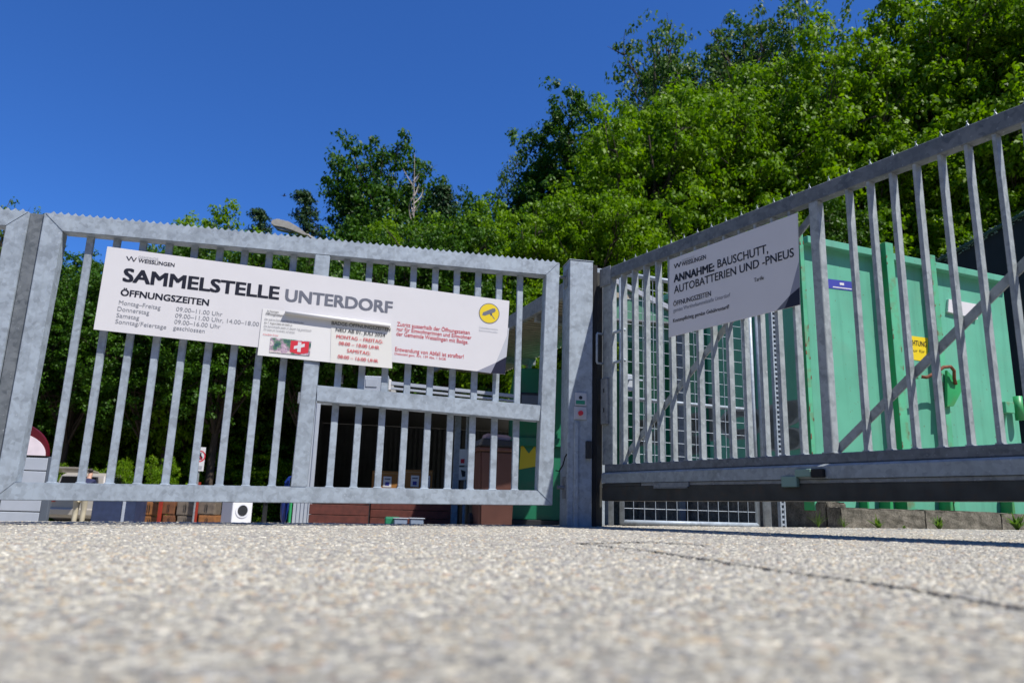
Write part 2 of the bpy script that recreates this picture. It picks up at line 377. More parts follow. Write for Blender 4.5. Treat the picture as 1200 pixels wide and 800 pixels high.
def ribbon(name, pts, w, mat, lift=.004, sub=14, jitter=.004):
    P_ = []
    for a, b in zip(pts[:-1], pts[1:]):
        for i in range(sub): P_.append(a.lerp(b, i/sub))
    P_.append(pts[-1]); vs = []
    for i, p in enumerate(P_):
        t = (P_[min(i+1, len(P_)-1)]-P_[max(i-1, 0)]).normalized(); s_ = Vector((-t.y, t.x, 0))
        j = random.uniform(-jitter, jitter); ww = w*random.uniform(.7, 1.3)
        for k in (-1, 1):
            q = p+s_*(k*ww/2+j); vs.append((q.x, q.y, gz(q.x, q.y)+lift))
    fs = [(2*i, 2*i+1, 2*i+3, 2*i+2) for i in range(len(P_)-1)]
    return MB().add(vs, fs).build(name, mat)
TAR = paint('tar', (.045, .043, .042), .8, var=.3, scale=30)
o = ribbon('asphalt_joint', [gray(676, 637), gray(760, 646), gray(900, 668), gray(1050, 689), gray(1230, 722)], .013, TAR, jitter=.005, sub=30); o['kind'] = 'structure'
o = ribbon('asphalt_crack', [gray(676, 637.5), gray(760, 635.5), gray(830, 640)], .02, TAR); o['kind'] = 'structure'

# ------------------------------------------------------------ long gate with the big sign
LF = Frame(.3378, 5.5157, LYAW)
lz = lambda z: z+CH-LF.o.z
GD = .10
def frame_quads(root, O, I, names, d=GD):
    g = .0012
    (a, b, c, e), (i, j, k, l) = O, I        # TL TR BR BL
    P4 = [('top_rail', [a, b, j, i]), ('bottom_rail', [l, k, c, e]), ('stile', [a, i, l, e]), ('stile', [b, c, k, j])]
    for nm, q in P4:
        cx = sum(p[0] for p in q)/4; cz = sum(p[1] for p in q)/4
        MB().prism(q, 0, d, .004).build(nm, GALV, root)
g1 = thing('long_gate', 'galvanised steel barred gate carrying the long white opening hours sign', 'gate'); LF.place(g1)
OT = [(-3.603, lz(1.861)), (.015, lz(1.869)), (-.012, lz(.03)), (-3.612, lz(-.04))]
IN = [(-3.475, lz(1.74)), (-.092, lz(1.757)), (-.125, lz(.133)), (-3.501, lz(.073))]
frame_quads(g1, OT, IN, None)
def zbot(u): return IN[3][1]+(IN[2][1]-IN[3][1])*(u-IN[3][0])/(IN[2][0]-IN[3][0])
def ztop(u): return IN[0][1]+(IN[1][1]-IN[0][1])*(u-IN[0][0])/(IN[1][0]-IN[0][0])
MB().prism([(-1.840, zbot(-1.84)-.002), (-1.735, zbot(-1.735)-.002), (-1.71, ztop(-1.71)+.002), (-1.815, ztop(-1.815)+.002)], .001, GD-.001, .004).build('centre_stile', GALV, g1)
mr = [LF.b(371, 451), LF.b(627, 474.3), LF.b(628, 493), LF.b(370.8, 470)]; mr[1] = (-.113, mr[1][1]); mr[2] = (-.122, mr[2][1])
MB().prism(mr, .0015, GD-.0015, .004).build('middle_rail', GALV, g1)
def zmr(u, i): p, q = (mr[0], mr[1]) if i else (mr[3], mr[2]); return p[1]+(q[1]-p[1])*(u-p[0])/(q[0]-p[0])
bw, by0, by1 = .047, .062, .088
for k in range(9):
    u = -3.318+.1688*k
    MB().prism([(u-bw/2, zbot(u)-.002), (u+bw/2, zbot(u)-.002), (u+bw/2, ztop(u)+.002), (u-bw/2, ztop(u)+.002)], by0, by1, .003).build('bar', GALV, g1)
    MB().box(u-bw/2-.006, u+bw/2+.006, by0-.004, by1+.003, zbot(u)-.001, zbot(u)+.007, .003).build('weld_bead', GALV, g1)
for k in range(9):
    u = -1.588+.1635*k
    for lo, hi in ((zbot(u), zmr(u, 0)), (zmr(u, 1), ztop(u))):
        MB().prism([(u-bw/2, lo-.002), (u+bw/2, lo-.002), (u+bw/2, hi+.002), (u-bw/2, hi+.002)], by0, by1, .003).build('bar', GALV, g1)
    MB().box(u-bw/2-.006, u+bw/2+.006, by0-.004, by1+.003, zbot(u)-.001, zbot(u)+.007, .003).build('weld_bead', GALV, g1)
def teeth(root, a, b, y, pitch=.045, h=.026):
    m = MB(); n = int((b[0]-a[0])/pitch)
    for i in range(n):
        u0 = a[0]+(b[0]-a[0])*i/n; u1 = a[0]+(b[0]-a[0])*(i+1)/n; z0 = a[1]+(b[1]-a[1])*i/n; z1 = a[1]+(b[1]-a[1])*(i+1)/n
        m.prism([(u0, z0-.012), (u1, z1-.012), (u1, z1+.003), ((u0+u1)/2, (z0+z1)/2+h), (u0, z0+.003)], y, y+.004)
    m.build('tooth_strip', GALV, root)
teeth(g1, (-3.58, OT[0][1]), (-.005, OT[1][1]), .028)
# neighbouring panel, post between
g0 = thing('steel_fence', 'galvanised panel cut by the picture edge beside the long gate', 'fence'); LF.place(g0)
pt = LF.b(34.5, 248); pb = LF.b(14.5, 420)
xr = pt[0]; OT2 = [(-5.6, pt[1]-.02), (xr, pt[1]), (xr-.008, lz(-.055)), (-5.6, lz(-.1))]
IN2 = [(-5.45, pt[1]-.14), (xr-.125, pt[1]-.115), (xr-.133, lz(.06)), (-5.45, lz(.02))]
frame_quads(g0, OT2, IN2, None)
for k in range(10):
    u = xr-.29-.17*k; MB().box(u-bw/2, u+bw/2, by0, by1, lz(.06), pt[1]-.118, .003).build('bar', GALV, g0)
teeth(g0, (-5.5, OT2[0][1]), (xr-.03, OT2[1][1]), .028)
p0 = thing('fence_post', 'flat grey steel post squeezed between the long gate and its neighbour panel', 'post'); LF.place(p0)
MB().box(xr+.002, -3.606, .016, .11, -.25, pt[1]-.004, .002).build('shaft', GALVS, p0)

# sign on the gate
def board(fr, pts, y0, y1, root, name='board', mat=WHITE):
    return MB().prism([fr.b(*p, y0) for p in pts], y0, y1, .0015).build(name, mat, root)
SB = -.005
sg = thing('opening_hours_sign', 'long white board reading SAMMELSTELLE UNTERDORF on the barred gate', 'sign'); LF.place(sg)
LS = [(125.6, 288.7), (597, 352.5), (592, 438.6), (109.3, 386)]
board(LF, LS, SB, SB+.004, sg)
fy = SB-.0012
def T(s, a, b, cap, mat, bold=0.): return letter(sg, LF, s, a, b, cap, mat, bold, fy, SB)
T('SAMMELSTELLE', (144.3, 329.2), (326, 350.8), 14.6, BLACK, .034)
T('UNTERDORF', (334.4, 352.4), (459, 366.9), 13.3, GREY, .032)
T('ÖFFNUNGSZEITEN', (141.3, 346), (244.3, 358.2), 7.2, BLACK, .028)
T('WEISSLINGEN', (162, 307.2), (204.3, 312.8), 4.2, BLACK, .016)
T('GEMEINDE', (162, 302.6), (185.5, 305.4), 2.9, PALE)
T('Montag–Freitag', (139.2, 356.6), (188, 362.8), 5.0, LGREY, 0)
T('Donnerstag', (137.5, 364), (174.7, 368.8), 5.0, LGREY, 0)
T('Samstag', (136.3, 371.6), (163, 374.8), 5.0, LGREY, 0)
T('Sonntag/Feiertage', (135, 378.8), (194.7, 385.6), 5.0, LGREY, 0)
T('09.00–11.00 Uhr', (206.3, 364.4), (260.5, 370.8), 5.0, LGREY, 0)
T('09.00–11.00 Uhr, 14.00–18.00', (205.2, 372.0), (303.3, 382.4), 5.0, LGREY, 0)
T('09.00–16.00 Uhr', (204.2, 379.2), (258.3, 385.2), 5.0, LGREY, 0)
T('geschlossen', (202.8, 386.1), (239.7, 390.3), 5.0, LGREY, 0)
T('Zutritt ausserhalb der Öffnungszeiten', (465.3, 381.7), (550.4, 391.9), 4.6, RED, .002)
T('nur für Einwohnerinnen und Einwohner', (465, 387.4), (552.4, 397.8), 4.6, RED, .002)
T('der Gemeinde Weisslingen mit Badge.', (464.4, 393), (548.7, 403), 4.6, RED, .002)
T('Entwendung von Abfall ist strafbar!', (463, 411), (543.3, 420), 4.6, RED, .002)
T('Diebstahl gem. Art. 139 Abs. 1 StGB', (462.4, 415.4), (522.4, 422), 2.8, RED)
T('Videoüberwachte', (561.5, 384.5), (583.3, 387), 2.2, LTG)
T('Sammelstelle', (561.2, 387.8), (583, 390.4), 2.2, LTG)
def L_(pts, dy=0.): return flat(LF, pts, fy-dy, SB)
L_([(594.8, 391.5), (595.1, 384.5), (596.6, 384.2), (593.5, 418), (581.3, 424.7)]).build('corner_light', LTG, sg)
L_([(558.5, 435.0), (581.3, 424.7), (575.3, 437.2)]).build('corner_mid', MIDG, sg)
L_([(581.3, 424.7), (593.3, 417.8), (592.1, 438.3), (575.3, 437.0)]).build('corner_dark', NAVY, sg)
def zig(root, fr, X, mat, y, back, sc=1.):
    m = MB()
    for (x0, y0), (x1, y1) in zip(X[:-1], X[1:]):
        dx, dy = x1-x0, y1-y0; l = math.hypot(dx, dy); a, b = -dy/l*.55*sc, dx/l*.55*sc
        q = [fr.b(*p, back) for p in ((x0+a, y0+b), (x1+a, y1+b), (x1-a, y1-b), (x0-a, y0-b))]
        m.add([(u, y, z) for u, z in q], [(0, 1, 2, 3)])
    m.build('emblem', mat, root)
zig(sg, LF, [(148.5, 300.2), (151.2, 305.2), (154, 300.6), (156.8, 306.5), (160, 302)], BLACK, fy, SB)
cx, cz = LF.b(573.3, 367.2, SB); rr = (LF.b(585.4, 368.2, SB)[0]-cx)
MB().disc(cx, fy, cz, rr, 40, rr*.93).build('badge_ring', GREY, sg); MB().disc(cx, fy, cz, rr*.925, 40).build('badge_disc', YEL, sg)
def cpoly(pts, mat): MB().add([(cx+a*rr, fy-.0006, cz+b*rr) for a, b in pts], [tuple(range(len(pts)))]).build('camera_symbol', mat, sg)
cpoly([(-.68, -.22), (-.60, .05), (.32, .52), (.52, .16), (-.42, -.26)], GREY)
cpoly([(.34, .5), (.52, .55), (.62, .32), (.5, .17)], GREY)
cpoly([(.05, -.02), (.22, -.18), (.3, -.12), (.2, .08)], GREY); cpoly([(.2, -.1), (.3, -.16), (.56, -.5), (.5, -.54), (.22, -.18)], GREY)
cpoly([(.06, .02), (.26, .02), (.3, -.18), (.12, -.22)], GREY)
# paper notices
def sheet(root, fr, pts, y, mat, curl=0.):
    A, B, C, D = [fr.b(*p, y) for p in pts]; m = MB(); nx, nz = 8, 6; vs = []
    for side in (0, 1):
        for j in range(nz+1):
            for i in range(nx+1):
                s_, t_ = i/nx, j/nz
                u = (A[0]*(1-s_)+B[0]*s_)*(1-t_)+(D[0]*(1-s_)+C[0]*s_)*t_; z = (A[1]*(1-s_)+B[1]*s_)*(1-t_)+(D[1]*(1-s_)+C[1]*s_)*t_
                vs.append((u, y-curl*math.sin(s_*5+t_*2)*.4-curl*(t_**3)*(abs(s_-.5)*2)+side*.0006, z))
    n = (nx+1)*(nz+1); W_ = nx+1
    fs = [(j*W_+i, (j+1)*W_+i, (j+1)*W_+i+1, j*W_+i+1) for j in range(nz) for i in range(nx)]
    fs += [tuple(k+n for k in f[::-1]) for f in fs]
    return m.add(vs, fs).build('sheet', mat, root, smooth=True)
n1 = thing('paper_notice', 'white paper notice with a small flag and fireworks picture taped to the sign', 'notice'); LF.place(n1)
Y1 = -.010
sheet(n1, LF, [(308, 360.7), (390, 371.5), (388, 424.6), (301.8, 416.0)], Y1, PAPER, .0008)
f1 = Y1-.0035
def T1(s, a, b, cap, mat, bold=0.): letter(n1, LF, s, a, b, cap, mat, bold, f1, Y1)
T1('An Feiertagen', (313, 365.3), (326.5, 366.8), 2.2, BLACK)
T1('Öffnungszeiten', (311.5, 368.3), (331.5, 370.8), 2.2, BLACK, .01)
T1('Sehr geehrte Damen und Herren, liebe Kunden', (310, 374.6), (355.8, 379.4), 2.0, GREY)
T1('Am 1. August bleibt die Stelle zu', (309.6, 378.8), (342.5, 382), 2.0, BLACK)
T1('Die Sammelstelle bleibt an diesem Tag geschlossen', (309.3, 382.8), (365, 388.2), 2.0, GREY)
T1('Wir bitten um Verständnis und danken', (308.8, 386.6), (345.5, 390.4), 2.0, GREY)
T1('Freundliche Grüsse', (308.4, 392.4), (326, 394), 1.8, RED)
def photo_mat():
    m, t, p = nodes('fireworks_print'); n = N(t, 'ShaderNodeTexNoise', i_Scale=22., i_Detail=4.); t.links.new(coord(t), n.inputs[0])
    o = ramp(t, [(.3, (.02, .05, .1)), (.42, (.08, .2, .12)), (.52, (.45, .3, .42)), (.6, (.7, .65, .6)), (.72, (.2, .1, .25))], n.outputs[0])
    t.links.new(o, p.inputs['Base Color']); return m
flat(LF, [(317.3, 395.4), (365, 400.2), (363, 416.8), (315.6, 412.6)], f1, Y1).build('picture_print', photo_mat(), n1)
flat(LF, [(341, 399), (362.5, 400.6), (361.2, 413.5), (350, 415.2), (339.5, 412.2)], f1-.0005, Y1).build('flag_print', RED, n1)
flat(LF, [(349.4, 400.6), (353.4, 401), (352.2, 412.6), (348.2, 412.2)], f1-.001, Y1).build('cross_print', WHITE, n1)
flat(LF, [(344.6, 405.6), (357.2, 402.6), (357, 406.4), (344.2, 409.2)], f1-.0013, Y1).build('cross_print', WHITE, n1)
n2 = thing('paper_notice', 'white paper notice with red hours and BADGE-ÖFFNUNGSZEITEN heading', 'notice'); LF.place(n2)
Y2 = -.012
sheet(n2, LF, [(388.6, 371), (458.2, 380), (459.6, 431.6), (387, 424.6)], Y2, PAPER2, .0006)
f2 = Y2-.003
def T2(s, a, b, cap, mat, bold=0.008): letter(n2, LF, s, a, b, cap, mat, bold, f2, Y2)
T2('BADGE-ÖFFNUNGSZEITEN', (388.6, 380.2), (457.3, 388.2), 3.9, BLACK, .007)
T2('NEU AB 01. JULI 2024', (393.5, 388.0), (451.3, 394.8), 3.9, BLACK, .007)
T2('MONTAG – FREITAG:', (394.3, 396), (448.5, 402.4), 3.9, RED, .007)
T2('08:00 – 18:00 UHR', (397, 403.8), (444.4, 409.4), 3.9, RED, .007)
T2('SAMSTAG:', (406.7, 412.6), (434, 416), 3.9, RED, .007)
T2('08:00 – 16:00 UHR', (395.7, 419.4), (443, 425), 3.9, RED, .007)
ra = LF.b(334, 365.3, -.04); rb = LF.b(457.5, 381.2, -.04)
MB().tube([(ra[0], -.027, ra[1]), (rb[0], -.027, rb[1])], .014, 14).build('rolled_edge', PAPER, n2, smooth=True)

# ------------------------------------------------------------ gate post
gp = thing('gate_post', 'thick square galvanised post with push button plates between the two gates', 'post'); LF.place(gp)
pl = (LF.b(670.2, 304.5)[0]+LF.b(661.5, 610)[0])/2; pr = (LF.b(698, 305)[0]+LF.b(690.5, 612)[0])/2; ptz = LF.b(684, 306)[1]
MB().box(pl, pr, 0, .19, -.1, ptz, .005).build('shaft', GALV, gp)
MB().box(pl-.004, pr+.004, -.004, .194, ptz+.001, ptz+.007, .002).build('cap', GALV, gp)
def plate(px0, px1, py0, py1, nm, mat, y=-.012, par=gp, fr=LF):
    a = fr.b(px0, py1); b = fr.b(px1, py0); return MB().box(a[0], b[0], y, 0.001, a[1], b[1], .002).build(nm, mat, par), (a, b)
plate(673.5, 687, 460.5, 475, 'keyhole_plate', LTG); plate(672.5, 687, 477, 491, 'button_plate', LTG)
a = LF.b(679.8, 466); MB().disc(a[0], -.0135, a[1], .014, 20).build('keyhole', BLACK, gp)
q0, q1 = LF.b(674.3, 473.4), LF.b(684.8, 469.6); MB().add([(q0[0], -.0135, q0[1]), (q1[0], -.0135, q0[1]), (q1[0], -.0135, q1[1]), (q0[0], -.0135, q1[1])], [(0, 1, 2, 3)]).build('green_label', paint('label_green', (.02, .25, .16), .5), gp)
a = LF.b(679.5, 484.2); MB().tube([(a[0], -.03, a[1]), (a[0], -.011, a[1])], .018, 16).build('red_button', RED, gp, smooth=False)
a = LF.b(675, 494); b = LF.b(671, 617); MB().box(a[0]-.016, a[0]+.016, -.02, .001, -.02, a[1], .004).build('cable_duct', GALV, gp)
plate(686, 692, 517, 537, 'photo_cell', DARK, -.035)
ea = LF.b(694, 610)
MB().box(pr+.004, pr+.040, .01, .20, -.1, ptz-.02, .003).build('rubber_buffer', RUBBER, gp); MB().box(pr+.042, pr+.10, .06, .10, -.1, ptz-.06, .003).build('catch_channel', BEAM, gp)
# latch on the side towards the long gate
MB().box(pl-.006, pl+.001, .05, .14, ptz-.20, ptz-.06, .002).build('strike_plate', GALVD, gp)
MB().tube([(pl-.06, .10, ptz-.115), (pl-.001, .10, ptz-.115)], .013, 10).build('bolt', GALVD, gp)
MB().tube([(pl-.055, .07, .28), (pl-.001, .07, .28)], .014, 10).build('bolt', GALVD, gp)
MB().box(pl-.006, pl+.001, .03, .11, .20, .36, .002).build('strike_plate', GALVD, gp)
cb = MB(); cb.tube([(pl-.075, .05, .40), (pl-.05, .04, .395), (pl-.025, .03, .44), (pl-.012, .02, .50), (pl-.002, .01, .52)], .005, 6); cb.build('cable', RUBBER, gp)
pp = thing('catch_post', 'narrow galvanised post standing just behind the thick gate post', 'post'); LF.place(pp)
MB().box(pr+.06, pr+.19, .26, .36, -.1, ptz+.045, .004).build('shaft', GALV, pp)

# ------------------------------------------------------------ second gate, running towards the lens
RF = Frame(.674*1.05, 5.3*1.05, -1.0199)
RZ = lambda z: z*1.05+CH-RF.o.z
g2 = thing('angled_gate', 'galvanised barred gate on a dark beam running towards the lens', 'gate'); RF.place(g2)
UE = 4.3
zt0, zt1 = RZ(1.753), RZ(1.668); zb1, zb0 = RZ(.317), RZ(.266)
BD = .052
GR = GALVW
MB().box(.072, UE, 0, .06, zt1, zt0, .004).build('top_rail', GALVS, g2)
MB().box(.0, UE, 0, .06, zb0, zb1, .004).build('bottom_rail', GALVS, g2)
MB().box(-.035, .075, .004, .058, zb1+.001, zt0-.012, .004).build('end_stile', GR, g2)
pos = [(.189+.12*k)*1.05 for k in range(32)]
k13 = 1.808*1.05
for u in pos:
    if abs(u-k13) < .1: continue
    MB().box(u-.018, u, .006, .006+BD, zb1-.002, zt1+.002, .002).build('bar', GR, g2)
    MB().box(u-.024, u+.006, .002, .060, zb1-.001, zb1+.006, .002).build('weld_bead', GR, g2)
MB().box(k13-.058, k13, .002, .06, zb1-.002, zt1+.002, .004).build('wide_stile', GR, g2)
MB().box(k13-.066, k13+.008, -.001, .061, zb1-.001, zb1+.006, .002).build('weld_bead', GR, g2)
y0, y1, za, zc = -.028, .058, RZ(.190), zb0-.003; pf = [(y0, za), (y1, za), (y1, zc), (y0+.013, zc), (y0, zc-.012)]
MB().add([(x, y, z) for x in (.0, UE) for y, z in pf], [(0, 1, 2, 3, 4), (9, 8, 7, 6, 5)]+[(i, i+5, (i+1) % 5+5, (i+1) % 5) for i in range(5)]).build('guide_rail', GALVW, g2)
MB().box(.42, UE, -.020, .055, RZ(.168), RZ(.190)-.002, .002).build('flange', GALVD, g2)
MB().prism([(.0, RZ(.07)), (UE, RZ(.095)), (UE, RZ(.167)), (.0, RZ(.167))], -.026, .10, .004).build('carrier_beam', BEAM, g2)
MB().box(.0, .42, -.024, .06, RZ(.165), RZ(.190)-.002, .003).build('beam_end', BEAM, g2)
# rack, bracket, stopper
rk = MB()
for i in range(26): rk.box(.56+i*.012, .568+i*.012, -.034, -.022, RZ(.150), RZ(.160))
rk.box(.56, .88, -.034, -.022, RZ(.160), RZ(.186)); rk.build('gear_rack', GALVD, g2)
MB().box(1.60, 1.70, -.05, -.022, RZ(.150), RZ(.205), .003).build('bracket', paint('pale_green', (.20, .32, .27), .5), g2)
MB().box(1.69, 1.79, -.05, -.030, RZ(.200), RZ(.240), .003).build('bracket', paint('pale_green', (.20, .32, .27), .5), g2)
MB().box(1.795, 1.87, -.055, -.03, RZ(.195), RZ(.238), .004).build('rubber_stop', RUBBER, g2)
# diagonal braces behind the bars
def brace(px0, py0, px1, py1, w_=.045):
    a = RF.b(px0, py0, .06); b = RF.b(px1, py1, .06); d = Vector((b[0]-a[0], b[1]-a[1])).normalized(); n_ = Vector((-d.y, d.x))*w_/2
    MB().prism([(a[0]+n_.x, a[1]+n_.y), (b[0]+n_.x, b[1]+n_.y), (b[0]-n_.x, b[1]-n_.y), (a[0]-n_.x, a[1]-n_.y)], .0605, .073, .002).build('diagonal_brace', GR, g2)
brace(727, 541, 957, 245); brace(978, 530, 1236, 272)
# lock box and handle on the end stile
MB().box(-.028, .05, -.018, .004, RZ(.60), RZ(.93), .004).build('lock_plate', GALVD, g2)
for z in (.70, .84): MB().box(.008, .018, -.021, -.017, RZ(z)-.016, RZ(z)+.016, .001).build('keyhole', RUBBER, g2)
hz0 = RZ(1.04); hz1 = RZ(1.26)
MB().tube([(-.02, .0, hz0), (-.02, -.055, hz0), (-.02, -.06, hz0+.01), (-.02, -.06, hz1-.01), (-.02, -.055, hz1), (-.02, .0, hz1)], .009, 8).build('handle', GALV, g2, smooth=True)
for z in (hz0, hz1): MB().tube([(.0, .03, z), (.20, .03, z)], .011, 8).build('cross_bar', GALV, g2, smooth=True)
MB().box(-.06, .075, -.006, .0035, zt1-.05, zt0+.012, .004).build('catch_plate', GALVD, g2)
sk = MB()
for u in pos:
    for s_ in (-1, 1):
        x0 = u+.012*s_; sk.tube([(x0, .03, zt0-.006), (x0-.018*s_, .03+.004*s_, zt0+.042)], [.0045, .001], 5)
sk.build('spike_strip', GALV, g2)
# sign
s2 = thing('tariff_sign', 'white board reading ANNAHME: BAUSCHUTT on the angled gate', 'sign'); RF.place(s2)
B2 = -.006
S4 = [(784.4, 304.4), (934.7, 249), (937.7, 357.2), (783.4, 395.4)]
board(RF, S4, B2, B2+.004, s2)
g_y = B2-.0012
def T3(s, a, b, cap, mat, bold=0.): letter(s2, RF, s, a, b, cap, mat, bold, g_y, B2)
T3('ANNAHME:', (790, 331), (837, 317.3), 8.9, BLACK, .036); T3('BAUSCHUTT,', (841.2, 314), (900.3, 296), 9.8, BLACK, .012)
T3('AUTOBATTERIEN UND -PNEUS', (790.2, 344.2), (930.5, 300.4), 9.4, BLACK, .012)
T3('ÖFFNUNGSZEITEN', (789.3, 359), (833.3, 346.6), 5.6, BLACK, .014)
T3('gemäss Werkhofsammelstelle Unterdorf', (789.3, 366.2), (856, 347.6), 4.6, GREY)
T3('Kostenpflichtig gemäss Gebührentarif!', (789, 378), (854.6, 361.3), 4.3, BLACK, .01)
T3('Tarife', (883.9, 330.6), (895.2, 327.4), 4.6, BLACK, .004)
T3('WEISSLINGEN', (799, 312.2), (827.4, 303.4), 5.0, BLACK, .014); T3('GEMEINDE', (799.3, 307), (814, 302.2), 2.8, PALE)
zig(s2, RF, [(790.2, 309.6), (791.8, 314.2), (793.8, 308.5), (795.8, 313), (797.8, 306.8)], BLACK, g_y, B2)
def G_(pts, nm, mat): flat(RF, pts, g_y, B2).build(nm, mat, s2)
G_([(936.2, 306.5), (937.1, 336.3), (925.4, 346.5)], 'corner_light', MIDG); G_([(909.8, 363.9), (925.4, 346.5), (919.4, 361.6)], 'corner_mid', GREY)
G_([(925.4, 346.5), (937.2, 336.3), (937.5, 357.0), (919.4, 361.6)], 'corner_dark', NAVY)

# ------------------------------------------------------------ mesh gate behind
MY = .385
q = gpt(729, 6.25); MF = Frame(q.x, q.y, MY)
g3 = thing('mesh_gate', 'light wire mesh gate in a tube frame behind the angled gate', 'gate'); MF.place(g3)
mw = MF.b(886, 560)[0]; mt = MF.b(744, 323)[1]; mm = MF.b(741.5, 467)[1]
m = MB(); r_ = .021
MB().tube([(0, 0, .03), (mw, 0, .03)], r_, 10).build('bottom_tube', GALV, g3, smooth=True)
MB().tube([(0, 0, mt), (mw, 0, mt)], r_, 10).build('top_tube', GALV, g3, smooth=True)
MB().tube([(0.021, 0, mm), (mw-.021, 0, mm)], .014, 10).build('middle_tube', GALV, g3, smooth=True)
for x in (0, mw): MB().tube([(x, 0, .012), (x, 0, mt+.02)], r_, 10).build('side_tube', GALV, g3, smooth=True)
nx = int(mw/.108); 
for i in range(1, nx+1):
    x = mw*i/(nx+1)
    MB().tube([(x, -.004, .03), (x, -.004, mt)], .0028, 5).build('wire', GALV, g3)
nz = int(mt/.115)
for i in range(1, nz+1):
    z = .03+(mt-.03)*i/(nz+1)
    MB().tube([(0, .002, z), (mw, .002, z)], .0028, 5).build('wire', GALV, g3)
MB().box(.0, .09, -.03, .01, mm+.06, mm+.20, .004).build('lock_case', PGREY, g3)
MB().tube([(.05, -.03, mm+.15), (.05, -.07, mm+.15), (.16, -.07, mm+.15)], .009, 8).build('handle', GALV, g3, smooth=True)
def rpost(px, d, h, r, label, name='round_post', mat=GALV):
    q = gpt(px, d); t = thing(name, label, 'post', q); MB().tube([(0, 0, -.1), (0, 0, h)], r, 14).build('shaft', mat, t, smooth=True)
    MB().tube([(0, 0, h), (0, 0, h+.012), (0, 0, h+.02)], [r*1.08, r*1.08, r*.4], 14).build('cap', mat, t, smooth=True); return t
rpost(716, 6.1, 1.9, .022, 'thin round galvanised post at the latch side of the wire mesh gate')
rpost(899, 6.75, 2.1, .036, 'round galvanised post at the hinge side of the wire mesh gate')
q = gpt(918, 6.9); t = thing('slotted_post', 'slotted galvanised channel post beside the round hinge post', 'post', q, MY)
MB().box(-.03, -.014, 0, .04, -.1, 2.1, .002).build('flange', GALV, t); MB().box(.014, .03, 0, .04, -.1, 2.1, .002).build('flange', GALV, t)
rg = MB()
for i in range(46): rg.box(-.0138, .0138, .004, .012, .02+i*.045, .038+i*.045)
rg.build('slotted_web', GALV, t)['kind'] = 'stuff'; MB().box(-.0138, .0138, .036, .040, -.1, 2.1).build('back_web', DARK, t)

# ------------------------------------------------------------ concrete kerb island and container
q = gpt(985, 6.65); KF = Frame(q.x, q.y, MY)
kt = KF.b(1060, 597)[1]
def kerb(x0, x1, y0, y1, h, name, label):
    t = thing(name, label, 'kerb'); KF.place(t)
    b = bmesh.new(); bmesh.ops.create_cube(b, size=1)
    for v in b.verts: v.co = Vector(((x0+x1)/2+v.co.x*(x1-x0), (y0+y1)/2+v.co.y*(y1-y0), (h-.12)/2+v.co.z*(h+.12)))
    bmesh.ops.bevel(b, geom=b.edges[:], offset=.009, segments=2, affect='EDGES')
    bmesh.ops.subdivide_edges(b, edges=b.edges[:], cuts=6, use_grid_fill=True)
    for v in b.verts: v.co += Vector((random.uniform(-.5, .5), random.uniform(-1, 1), random.uniform(-1, 1)))*.004
    MB().bm(b).build('stone', CONC, t, smooth=False); return t
klabels = ['rough concrete kerb stone at the rounded end of the island', 'rough concrete kerb stone with the tall weed at its foot', 'rough concrete kerb stone cut by the picture edge']
for i in range(3): kerb(i*1.02+.0005, i*1.02+1.0195, 0, .16, kt+(.006 if i % 2 else 0), 'kerb_stone', klabels[i])
t = thing('retaining_block', 'dark shaded stone wall under the long side of the green container', 'wall'); KF.place(t)
for k in range(4):
    y0 = .163+k*1.05; h = kt+.07+.02*(k % 2)
    b = bmesh.new(); bmesh.ops.create_cube(b, size=1)
    for v in b.verts: v.co = Vector((.124+v.co.x*.24, y0+.52+v.co.y*1.044, (h-.1)/2+v.co.z*(h+.1)-(0 if k or v.co.y > 0 or v.co.z < 0 else .02)))
    bmesh.ops.bevel(b, geom=b.edges[:], offset=.015, segments=2, affect='EDGES'); bmesh.ops.subdivide_edges(b, edges=b.edges[:], cuts=4, use_grid_fill=True)
    for v in b.verts: v.co += Vector((random.uniform(-1, 1), random.uniform(-1, 1), random.uniform(-1, 1)))*.006
    MB().bm(b).build('stone', CONC, t)
t = thing('island_slab', 'dark concrete slab under the green container', 'slab'); KF.place(t)
MB().box(.25, 6, .17, 6, -.1, kt-.03, .01).build('slab', CONC, t)
# container
CF = Frame(KF.o.x, KF.o.y, MY, KF.o.z)
CYo = .42
def cb_(x, y, back=CYo): return CF.b(x, y, back)
c0 = cb_(948, 400)[0]; c1 = cb_(1183, 400)[0]; ctop = cb_(964, 284)[1]; cz0 = kt-.03
ct = thing('green_container', 'mint green steel roll-off container with rusty ribs behind the angled gate', 'container'); CF.place(ct)
MB().box(c0, c1, CYo, CYo+3.6, cz0+.02, ctop-.02, .004).build('body', MINT, ct)
MB().box(c0-.02, c1+.02, CYo-.085, CYo-.001, ctop-.075, ctop, .005).build('rim', MINT, ct)
MB().box(c0-.085, c0-.001, CYo, CYo+3.6, ctop-.075, ctop-.002, .005).build('rim', MINT, ct)
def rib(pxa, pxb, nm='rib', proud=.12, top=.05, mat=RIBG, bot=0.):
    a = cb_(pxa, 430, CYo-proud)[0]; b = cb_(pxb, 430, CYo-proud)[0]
    MB().box(a, b, CYo-proud, CYo-.001, cz0+bot, ctop+top, .003).build(nm, RIBG, ct)  # deep green puts the shade of the rib sides into the colour
    MB().box(a-.001, b+.001, CYo-proud-.006, CYo-proud-.0005, cz0+bot, ctop+top, .002).build('rib_sunlit_front', mat, ct); return a, b  # same paint in its sunlit tone, with rust, on the rib front
RIBM = paint('rib_mint', (.10, .42, .24), .45, var=.15, scale=4, dirt=.55, dirtc=(.20, .09, .04))
